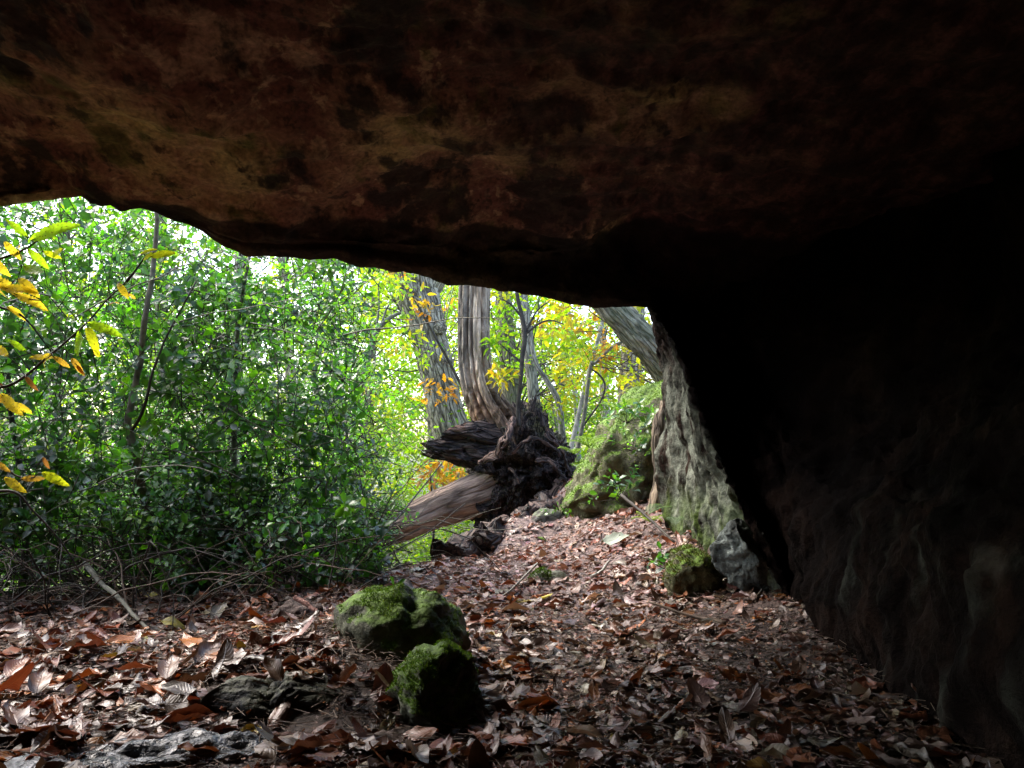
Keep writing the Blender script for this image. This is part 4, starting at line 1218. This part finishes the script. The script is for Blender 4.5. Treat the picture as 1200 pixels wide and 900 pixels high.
chl = [(32, 278, 4, 252, 'g', 0), (36, 282, 94, 254, 'g', 0), (5, 283, 24, 306, 'y', 1), (24, 288, 14, 303, 'y', 3), (75, 292, 47, 300, 'l', 1), (32, 292, 62, 318, 'g', 0), (50, 295, 76, 302, 'l', 1), (28, 312, 60, 326, 'g', 2),
       (-20, 322, 30, 345, 'y', 0), (0, 330, -8, 352, 'y', 3), (6, 338, 44, 338, 'y', 0), (16, 344, 62, 362, 'y', 0), (22, 326, 44, 345, 'y', 1), (8, 360, 38, 372, 'y', 3), (-12, 300, 8, 325, 'y', 1),
       (138, 332, 150, 346, 'y', 1), (150, 344, 162, 352, 'o', 1), (128, 358, 138, 346, 'o', 3), (165, 298, 186, 288, 'l', 0), (176, 301, 208, 293, 'l', 0), (180, 296, 162, 304, 'l', 1),
       (103, 379, 148, 392, 'g', 0), (93, 388, 96, 424, 'g', 2), (102, 384, 118, 414, 'l', 3), (108, 405, 122, 422, 'y', 1), (30, 412, 6, 394, 'g', 0), (34, 420, 68, 412, 'y', 1), (60, 415, 32, 432, 'y', 3), (84, 420, 100, 440, 'o', 3),
       (62, 418, 86, 430, 'o', 1), (10, 418, -16, 398, 'y', 0), (30, 442, 44, 458, 'b', 3), (-4, 448, 14, 456, 'b', 3), (2, 462, 24, 488, 'y', 0), (-10, 462, 14, 472, 'o', 1), (14, 472, 42, 482, 'y', 1),
       (-12, 540, 14, 552, 'o', 0), (24, 562, 58, 556, 'o', 1), (50, 554, 82, 570, 'l', 0), (6, 560, 30, 578, 'y', 0), (50, 536, 60, 552, 'b', 3), (90, 428, 100, 442, 'b', 3)]
for i, (x0, y0, x1, y1, cl, sh) in enumerate(chl):
    dz = rng.uniform(-.05, .05)
    a, b = at(x0, y0, Yc), at(x1, y1, Yc + dz)
    near = CBR[np.linalg.norm(CBR - a, axis=1).argmin()]
    stalk.append(np.stack([near, (near + a) / 2 + np.array([0, 0, .008]), a, a + (b - a) * .08]))
    L = np.linalg.norm(b - a)
    nrm = np.array([rng.uniform(-.5, .5), -1.0, rng.uniform(0.1, .7)])
    Rm = frames((b - a)[None], nrm[None])[0]
    o = bpy.data.objects.new('leaf', CHM[sh])
    COL.objects.link(o)
    o.parent = CSE
    from mathutils import Matrix
    M4 = Matrix(Rm.tolist()).to_4x4()
    o.matrix_local = Matrix.Translation(Vector(a) - CSE.location) @ M4 @ Matrix.Diagonal((L * .9, L * .9, L * .9, 1))
    o.color = tuple(np.clip(np.array(CH[cl]) * rng.uniform(.8, 1.15), 0, 1)) + (1,)


V, F = chain_sticks(np.array(stalk), np.full((len(stalk), 4), .0018), 4)
setp(under('stalks', V, F, M_TWIGD, CSE), kind='stuff')


# ------------------------------------------------------------------ ferns and small plants on the bank
def fern(label, p, n, L, spread=1.0, seed=0, col=(0.16, 0.28, 0.025), yaw0=None):
    r = np.random.default_rng(seed)
    e = empty('fern', p, label, 'fern', 'ferns on the bank')
    for k in range(n):
        yaw = (yaw0 if yaw0 is not None else 0) + (k / n * 2 * np.pi if yaw0 is None else r.uniform(-.8, .8))
        l = L * r.uniform(.75, 1.15)
        t = np.linspace(0, 1, 18)
        droop = r.uniform(.6, 1.1)
        x = l * (t * .85) * spread
        z = l * (.75 * t - droop * .6 * t ** 2)
        cx = np.stack([x * math.cos(yaw), x * math.sin(yaw), z], -1) + p
        T = norm(np.gradient(cx, axis=0))
        side = norm(np.cross(T, np.array([0, 0, 1.0])))
        up = np.cross(side, T)
        Vs, Fs, nV = [], [], 0
        for i in range(1, 17):
            wl = l * .30 * math.sin(math.pi * (t[i] * .9 + .1) ** .75)
            for sg in (-1, 1):
                d = norm(side[i] * sg + T[i] * .45 - up[i] * .15)
                w_ = T[i] * l * .012
                b = cx[i]
                q = [b - w_, b + w_, b + d * wl * .55 + w_ * .8 + up[i] * .006, b + d * wl * .55 - w_ * .8 + up[i] * .006, b + d * wl + w_ * .1, b + d * wl - w_ * .1]
                Vs += q
                Fs += [(nV, nV + 1, nV + 2, nV + 3), (nV + 3, nV + 2, nV + 4, nV + 5)]
                nV += 6
        V, F = np.array(Vs), np.array(Fs)
        V2, F2 = chain_sticks(cx[None], np.linspace(.0035, .001, 18)[None], 3)
        F = np.concatenate([F, F2 + len(V)]); V = np.concatenate([V, V2])
        c = np.ones((len(V), 3)) * np.array(col) * r.uniform(.75, 1.25)
        under('frond', V, F, M_FERN, e, col=c, vec=np.zeros((len(V), 3)))
    return e


fern('bright green fern low on the left shoulder of the bank', at(690, 524, 5.85), 7, .26, seed=1)
fern('small fern at the foot of the bank above the grey stone', at(672, 532, 5.95), 5, .18, seed=2)
fern('fern arching at the top of the bank slope', at(725, 482, 6.1), 6, .24, seed=3)
fern('yellow green fern tuft at the foot of the cave wall', at(762, 612, 4.95), 6, .15, seed=4, col=(0.24, 0.36, 0.03))
fern('pale fern frond sticking out from the cave wall foot', at(760, 603, 4.9), 2, .19, seed=5, col=(0.14, 0.24, 0.09), yaw0=0.5)
fern('little fern frond in the dark gap below the wall ridge', at(792, 615, 4.6), 2, .14, seed=6, col=(0.12, 0.20, 0.09), yaw0=0.9)


def sprout(name, label, cat, C, n, leafL, pal, protos=HOLLY_P, spread=.1, m=M_HOLLY):
    e = empty(name, C, label, cat)
    P0 = np.array(C) + rng.normal(size=(n, 3)) * spread * np.array([1, .6, .6])
    ax = norm(np.array([0, -.4, .6]) + .7 * rng.normal(size=(n, 3)))
    a, r, s, c = sprigs(P0, ax, 7, np.full(n, .09), leafL, pal)
    V, F, cc, U = scatter(protos, a, r, s, c)
    setp(under('foliage', V, F, m, e, col=cc, vec=U), kind='stuff')
    V, F = sticks(np.repeat(np.array(C)[None], n, 0) - np.array([0, 0, .05]), P0 + ax * .08, .003, .0015)
    setp(under('twigs', V, F, M_TWIGD, e), kind='stuff')
    return e


sprout('ivy_plant', 'glossy grey green ivy hanging on the bank above the red stone', 'ivy', at(738, 520, 5.6), 8, .045, HOL, spread=.08)
sprout('ivy_plant', 'dark leafy plant at the top of the mossy bank', 'ivy', at(735, 488, 5.8), 8, .055, HOLB, spread=.08)
sprout('holly_seedling', 'holly seedling with its leaves at the end of a long leaning stem', 'seedling', at(728, 575, 5.2), 9, .045, HOL, spread=.08)
sprout('seedling', 'small dark green seedling beside the squat mossy rock', 'seedling', at(778, 655, 4.05), 5, .05, HOL, spread=.05)
sprout('seedling', 'tiny seedling at the stone by the bank', 'seedling', at(656, 600, 6.2), 4, .05, HOLB, spread=.05)

# ------------------------------------------------------------------ sticks
STK = [([(728, 580), (760, 607), (790, 635)], 4.9, 4.3, .010, 'long leaning stick rising from the path edge beside the cave wall', M_TWIGD), ([(782, 652), (800, 642), (808, 634)], 4.2, 4.2, .007, 'short pale forked twig by the squat mossy rock', M_TWIG),
       ([(100, 660), (118, 683), (138, 699), (156, 720), (178, 743)], 3.9, 3.4, .013, 'straight grey brown dead branch poking out of the hedge foot', M_STEM), ([(346, 700), (365, 712), (382, 724)], 3.5, 3.4, .012, 'reddish curled bark strip at the hedge foot', M_REDSTONE),
       ([(572, 862), (590, 835), (602, 818)], 2.3, 2.5, .004, 'thin white twig beside the lower mossy boulder', M_PALE), ([(693, 676), (704, 670), (713, 658)], 4.4, 4.6, .011, 'short grey stick lying on the path', M_PALE),
       ([(300, 786), (308, 808), (320, 828)], 2.5, 2.42, .008, 'pale strip of bark draped over the dark rock ledge', M_PALE), ([(630, 660), (600, 690), (585, 700)], 4.2, 3.9, .006, 'thin pale twig beside the flat mossy stone', M_PALE),
       ([(690, 780), (700, 790), (712, 770)], 2.9, 2.95, .006, 'small hooked twig in the litter', M_PALE), ([(850, 730), (810, 722), (760, 705)], 3.3, 3.5, .009, 'long brown stick at the top of the leaf slope', M_TWIG)]
for q, y0, y1, r, lb, m in STK:
    k = len(q)
    tp = np.array([at(a, b, y0 + (y1 - y0) * i / (k - 1)) for i, (a, b) in enumerate(q)])
    V, F, T = tube(tp, np.linspace(r, r * .6, k), 8, 8)
    V = V + r * .3 * np.stack([fbm(V, 25, 2, kk) for kk in (1, 2, 3)], -1)
    o = put('stick', V, F, m)
    setp(o, lb, 'stick')

# ------------------------------------------------------------------ leaf litter
RUST = [(0.20, 0.065, 0.028, 3), (0.15, 0.06, 0.035, 3), (0.32, 0.105, 0.022, 1.4), (0.09, 0.05, 0.035, 3), (0.21, 0.145, 0.115, 2), (0.30, 0.22, 0.18, .7), (0.06, 0.035, 0.025, 2), (0.40, 0.28, 0.05, .15)]
GREY = [(0.18, 0.125, 0.10, 3), (0.27, 0.20, 0.165, 2.5), (0.11, 0.07, 0.052, 3), (0.36, 0.28, 0.235, 1.2), (0.21, 0.08, 0.035, 3), (0.30, 0.12, 0.03, .5)]
PINK = [(0.36, 0.235, 0.195, 3), (0.27, 0.15, 0.115, 3.5), (0.11, 0.062, 0.048, 2.5), (0.42, 0.31, 0.27, 1.3), (0.27, 0.088, 0.035, 3)]
LIT_P = []
CURL = [.15, .25, .3, .4, .45, .55, .8, .9, 1.0, 1.1, 1.4, 1.6, 1.8, 2.0]
for i in range(14):
    r = np.random.default_rng(200 + i)
    LIT_P.append(leaf(r.uniform(.32, .6), 8, 4, r.choice([-1, 1]) * CURL[i], r.uniform(-.9, 1.3) * (.4 if i < 6 else 1), r.uniform(-.9, .9) * (.4 if i < 6 else 1), .28 if i % 4 == 1 else .05, r.uniform(.75, 1.0), .05, 200 + i))
FRAG_P = []
for i in range(6):
    r = np.random.default_rng(300 + i)
    FRAG_P.append(leaf(r.uniform(.4, .8), 3, 2, r.choice([-1, 1]) * r.uniform(.2, 1.4), r.uniform(-.8, .8), r.uniform(-.6, .6), 0, r.uniform(.7, 1.0), .06, 300 + i))


def place_litter(n, smin, smax, lift, tilt, cut=-0.35):
    y = 1.35 + 7.3 * rng.random(n) ** 1.25
    x = rng.uniform(-1, 1, n) * (0.72 * y + .5)
    x = np.clip(x, -4, 1.75 + rng.random(n) * .05)
    left = np.interp(y, [1.3, 3.4, 4.0, 5.0, 6.4, 7.8, 9], [-4, -4, -3.2, -.75, -.25, .25, .4])
    ok = (x > left) & (x < np.interp(y, [1.3, 2.4, 3.6, 5.3, 6.8, 9], [1.3, 1.4, 1.35, 1.25, 1.0, 1.1]))
    qx, qy, _q = proj(np.column_stack([x, y, G(x, y)]))
    stones = ((qx > 455) & (qx < 568) & (qy > 800) & (qy < 885)) | ((qx > 402) & (qx < 550) & (qy > 748) & (qy < 800)) | ((qx > 240) & (qx < 440) & (qy > 806) & (qy < 866)) | ((qx > 90) & (qx < 320) & (qy > 868 - (qx - 90) * .03) & (y < 2.2))
    bare = np.exp(-((qx - 405) / 60) ** 2 - ((qy - 752) / 26) ** 2)
    patch = fbm(np.column_stack([x, y, 0 * x]), 1.6, 3, 150) + 0.35 * rng.normal(size=n)
    ok &= ~(stones & (rng.random(n) < .93) & (smax > .03)) & ((rng.random(n) > bare * .25) | (cut < -1)) & ((patch > cut) | (y > 3.7))
    x, y = x[ok], y[ok]
    n = len(x)
    e = .03
    z0 = Gn(x, y)
    gn = norm(np.stack([-(G(x + e, y) - G(x - e, y)) / (2 * e), -(G(x, y + e) - G(x, y - e)) / (2 * e), np.ones(n)], -1))
    d = randdir(n); d[:, 2] *= .25
    nm = norm(gn + tilt * rng.normal(size=(n, 3)))
    nm[rng.random(n) < .4] *= -1
    R = frames(d - (d * gn).sum(1)[:, None] * gn * .8, nm)
    s = rng.uniform(smin, smax, n)
    onpath = np.clip((y - 3.6) / 1.0, 0, 1) * np.clip((x + 1.0) / .3, 0, 1)
    s = s * (1 - .22 * onpath) * np.where((x > .1) & (y < 3.6), .78, 1)
    pos = np.column_stack([x, y, z0 + lift * rng.random(n)])
    pos = pos - R[:, :, 0] * (s * .5)[:, None]
    pos[:, 2] = np.maximum(pos[:, 2], z0 - .01)
    kind = rng.random(n)
    col = np.where((onpath > kind)[:, None], pick(PINK, n), np.where(((x > -.1 + .5 * rng.normal(size=n)))[:, None], pick(GREY, n), pick(RUST, n)))
    return pos, R, s, col


pos, R, s, col = place_litter(20000, .04, .14, .026, .21)
px, py, dep = proj(pos + R[:, :, 0] * (s * .5)[:, None])
score = s / dep * (px > 5) * (px < 1110) * (py < 895) * (py > 690)
hidden = ((px > 380) & (px < 570) & (py > 690) & (py < 880)) | ((px > 235) & (px < 445) & (py > 780) & (py < 850))
score = score * ~hidden
top = np.argsort(-score)[:262]
rest = np.ones(len(pos), bool); rest[top] = False
V, F, C, U = scatter(LIT_P, pos[rest], R[rest], s[rest], col[rest])
p2, R2, s2, c2_ = place_litter(42000, .015, .05, .02, .5, -9)
V2, F2, C2, U2 = scatter(FRAG_P, p2, R2, s2, c2_)
p3, R3, s3, c3_ = place_litter(60000, .006, .020, .012, .6, -9)
V3, F3, C3, U3 = scatter(FAR_P, p3, R3, s3, c3_)
C2, U2 = np.concatenate([C2, C3]), np.concatenate([U2, U3])
V, F = join([(V, F), (V2, F2), (V3, F3)])
setp(put('leaf_litter', V, F, M_LITTER, col=np.concatenate([C, C2]), vec=np.concatenate([U, U2])), 'carpet of dead brown leaves and leaf scraps over the cave floor and path', 'leaf litter', kind='stuff')
# needles and bits of twig
y = 1.4 + 6 * rng.random(14000) ** 1.4
x = rng.uniform(-1, 1, 14000) * (.6 * y + .3)
ok = (x > np.interp(y, [1.3, 3.4, 4.0, 5.0, 6.4, 7.8, 9], [-4, -4, -3.2, -.75, -.25, .25, .4])) & (x < 1.25)
x, y = x[ok], y[ok]
qb = np.array([at(a, b, 2.6) for a, b in zip(rng.normal(385, 95, 1500), rng.normal(768, 32, 1500))])
kk = (CAM_H - .09) / np.maximum(CAM_H - qb[:, 2], .05)
x = np.concatenate([x, qb[:, 0] * kk]); y = np.concatenate([y, 2.6 * kk])
A = np.column_stack([x, y, Gn(x, y) + .012 + .025 * rng.random(len(x))])
dd = randdir(len(x)); dd[:, 2] *= .15
B = A + dd * rng.uniform(.02, .10, (len(x), 1))
V, F = sticks(A, B, .0014, .0009)
setp(put('twig_litter', V, F, M_TWIG), 'scattered twig bits and stalks among the dead leaves', 'twig litter', kind='stuff')

# the largest fallen leaves, one object each
LITM = [mesh_data('fallen_leaf', P, F, M_LITTER, col=np.ones((len(P), 3)), vec=U) for P, F, U in LIT_P]


def put_leaf(mesh, p, Rm, sc, color, label, group=None, name='fallen_leaf'):
    o = bpy.data.objects.new(name, mesh)
    COL.objects.link(o)
    o.matrix_world = Matrix.Translation(Vector(p)) @ Matrix(Rm.tolist()).to_4x4() @ Matrix.Diagonal((sc, sc, sc, 1))
    o.color = tuple(float(v) for v in color) + (1,)
    return setp(o, label, 'leaf', group)


def hue(c):
    if c.mean() < .065:
        return 'blackish'
    if c.mean() < .10:
        return 'dark brown'
    if c[0] > 2.5 * c[2] and c[0] > .17:
        return 'rust red'
    return 'pale tan' if c.mean() > .25 else ('greyish brown' if c.mean() > .165 else 'mid brown')


def where(x, y):
    if y > 800:
        k = int(np.clip(x / 1200 * 6, 0, 5))
        return ('in the lower left corner', 'by the wet slab', 'below the dark rock ledge', 'below the rounded green boulder', 'at the foot of the dark slope', 'in the lower right corner')[k]
    k = int(np.clip(x / 1200 * 6, 0, 5))
    return ('before the hedge at far left', 'before the hedge near the dead branch', 'around the mossy boulders', 'on the path beside the boulders', 'on the leaf slope below the knob', 'under the dark cave wall')[k]


for i in top:
    k = int(rng.integers(0, len(LITM)))
    shp = 'flat' if CURL[k] < .5 else ('cupped' if CURL[k] < 1.05 else 'rolled up')
    big = 'large' if s[i] > .122 else ('small' if s[i] < .095 else 'medium')
    dx, dy = R[i][0, 0], R[i][1, 0]
    tip = ('right' if dx > 0 else 'left') if abs(dx) > abs(dy) else ('away' if dy > 0 else 'forward')
    lb = '%s %s %s leaf %s, pointing %s' % (big, hue(col[i]), shp, where(px[i], py[i]), tip)
    put_leaf(LITM[k], pos[i] + np.array([0, 0, .012]), R[i], s[i] * 1.08, np.clip(col[i], 0, 1), lb, 'fallen leaves ' + where(px[i], py[i]))
# a few that stand out
for i, (a, b, yy) in enumerate([(300, 796, 2.36), (322, 790, 2.38), (352, 793, 2.36), (385, 790, 2.36), (408, 796, 2.33), (340, 782, 2.45), (372, 778, 2.48), (410, 776, 2.5), (440, 800, 2.5), (452, 770, 2.62), (430, 820, 2.4), (448, 842, 2.25),
                                (470, 886, 2.12), (520, 893, 2.1), (556, 880, 2.15), (575, 850, 2.25), (568, 800, 2.5), (540, 765, 2.7), (505, 712, 2.9), (450, 702, 2.92), (415, 748, 2.78), (388, 772, 2.7), (262, 862, 2.2), (360, 866, 2.2), (300, 868, 2.18)]):
    p = at(a, b, yy)
    Rm = frames(np.array([[rng.normal(), rng.normal() * .6, rng.normal() * .25]]), np.array([[.1, -.5, 1.0]]) + .3 * rng.normal(size=(1, 3)))[0]
    L = rng.uniform(.07, .12)
    cc = pick(RUST, 1)[0]
    k = int(rng.integers(0, len(LITM)))
    wh = 'lying on the dark rock ledge' if b < 800 and a < 425 else ('resting against the mossy boulders' if b < 850 else 'heaped below the ledge and boulders')
    lb = '%s %s leaf %s' % (hue(cc), 'flat' if CURL[k] < .5 else ('cupped' if CURL[k] < 1.05 else 'rolled up'), wh)
    put_leaf(LITM[k], p - Rm[:, 0] * L * .5 + np.array([0, -.01, .012]), Rm, L, cc, lb, 'fallen leaves ' + wh)
ONE = [(160, 761, 3.25, .12, (0.38, 0.42, 0.03), 'fresh yellow green leaf lying flat before the holly hedge', 0.1), (86, 787, 2.95, .10, (0.55, 0.42, 0.05), 'yellow narrow leaf on the brown litter at left', 0.6),
       (112, 884, 2.1, .11, (0.42, 0.16, 0.03), 'bright orange curled leaf beside the wet slab', 0.2), (530, 897, 2.02, .09, (0.50, 0.26, 0.05), 'orange yellow leaf at the bottom edge under the boulders', 0.3),
       (217, 783, 2.85, .09, (0.62, 0.56, 0.5), 'white backed upright leaf in the left litter', 1.2), (860, 800, 2.55, .09, (0.32, 0.11, 0.03), 'orange brown leaf standing out on the grey leaf slope', -.2),
       (700, 668, 4.5, .0, None, '', 0), (636, 633, 5.8, .09, (0.20, 0.34, 0.03), 'small bright green leaf on the upper path', 0.2), (472, 760, 2.82, .13, (0.25, 0.12, 0.07), 'long rolled brown leaf leaning on the larger mossy boulder', 0.5),
       (430, 718, 2.84, .10, (0.17, 0.09, 0.06), 'brown curled leaf lying on top of the larger mossy boulder', 0.4), (500, 720, 2.84, .10, (0.20, 0.12, 0.10), 'dark rolled leaf on the right shoulder of the larger boulder', -.6),
       (330, 855, 2.3, .09, (0.40, 0.17, 0.05), 'orange torn leaf standing before the dark ledge', 1.0), (290, 872, 2.2, .07, (0.5, 0.38, 0.05), 'small yellow leaf touching the wet slab', 0.1), (640, 705, 3.9, .06, (0.60, 0.50, 0.04), 'tiny yellow leaf on the path below the flat stone', 0.2),
       (625, 855, 2.35, .08, (0.40, 0.14, 0.03), 'orange brown leaf right of the lower mossy boulder', 0.3), (720, 638, 5.0, .17, (0.40, 0.46, 0.36), 'large pale silvery green leaf lying across the upper path', 0.25), (205, 733, 3.5, .12, (0.28, 0.24, 0.03), 'olive yellow leaf at the foot of the hedge', 0.3),
       (350, 775, 2.72, .13, (0.26, 0.17, 0.14), 'pile topping brown leaf above the dark rock ledge', .5), (375, 780, 2.68, .12, (0.22, 0.09, 0.045), 'rust curled leaf hanging over the dark rock ledge', -.4), (150, 880, 2.12, .12, (0.22, 0.07, 0.03), 'wet dark red leaf overlapping the slab', .3)]
for i, (a, b, yy, L, cc, lb, tl) in enumerate(ONE):
    if not lb:
        continue
    p = at(a, b, yy)
    yaw = rng.uniform(-.6, .6)
    d = np.array([math.cos(yaw), math.sin(yaw), tl * .4])
    Rm = frames(d[None], np.array([[.1, -.45, 1.0]]))[0]
    put_leaf(LITM[(i * 3) % len(LITM)], p - Rm[:, 0] * L * .5 + np.array([0, 0, .025]), Rm, L * 1.1, cc, lb)
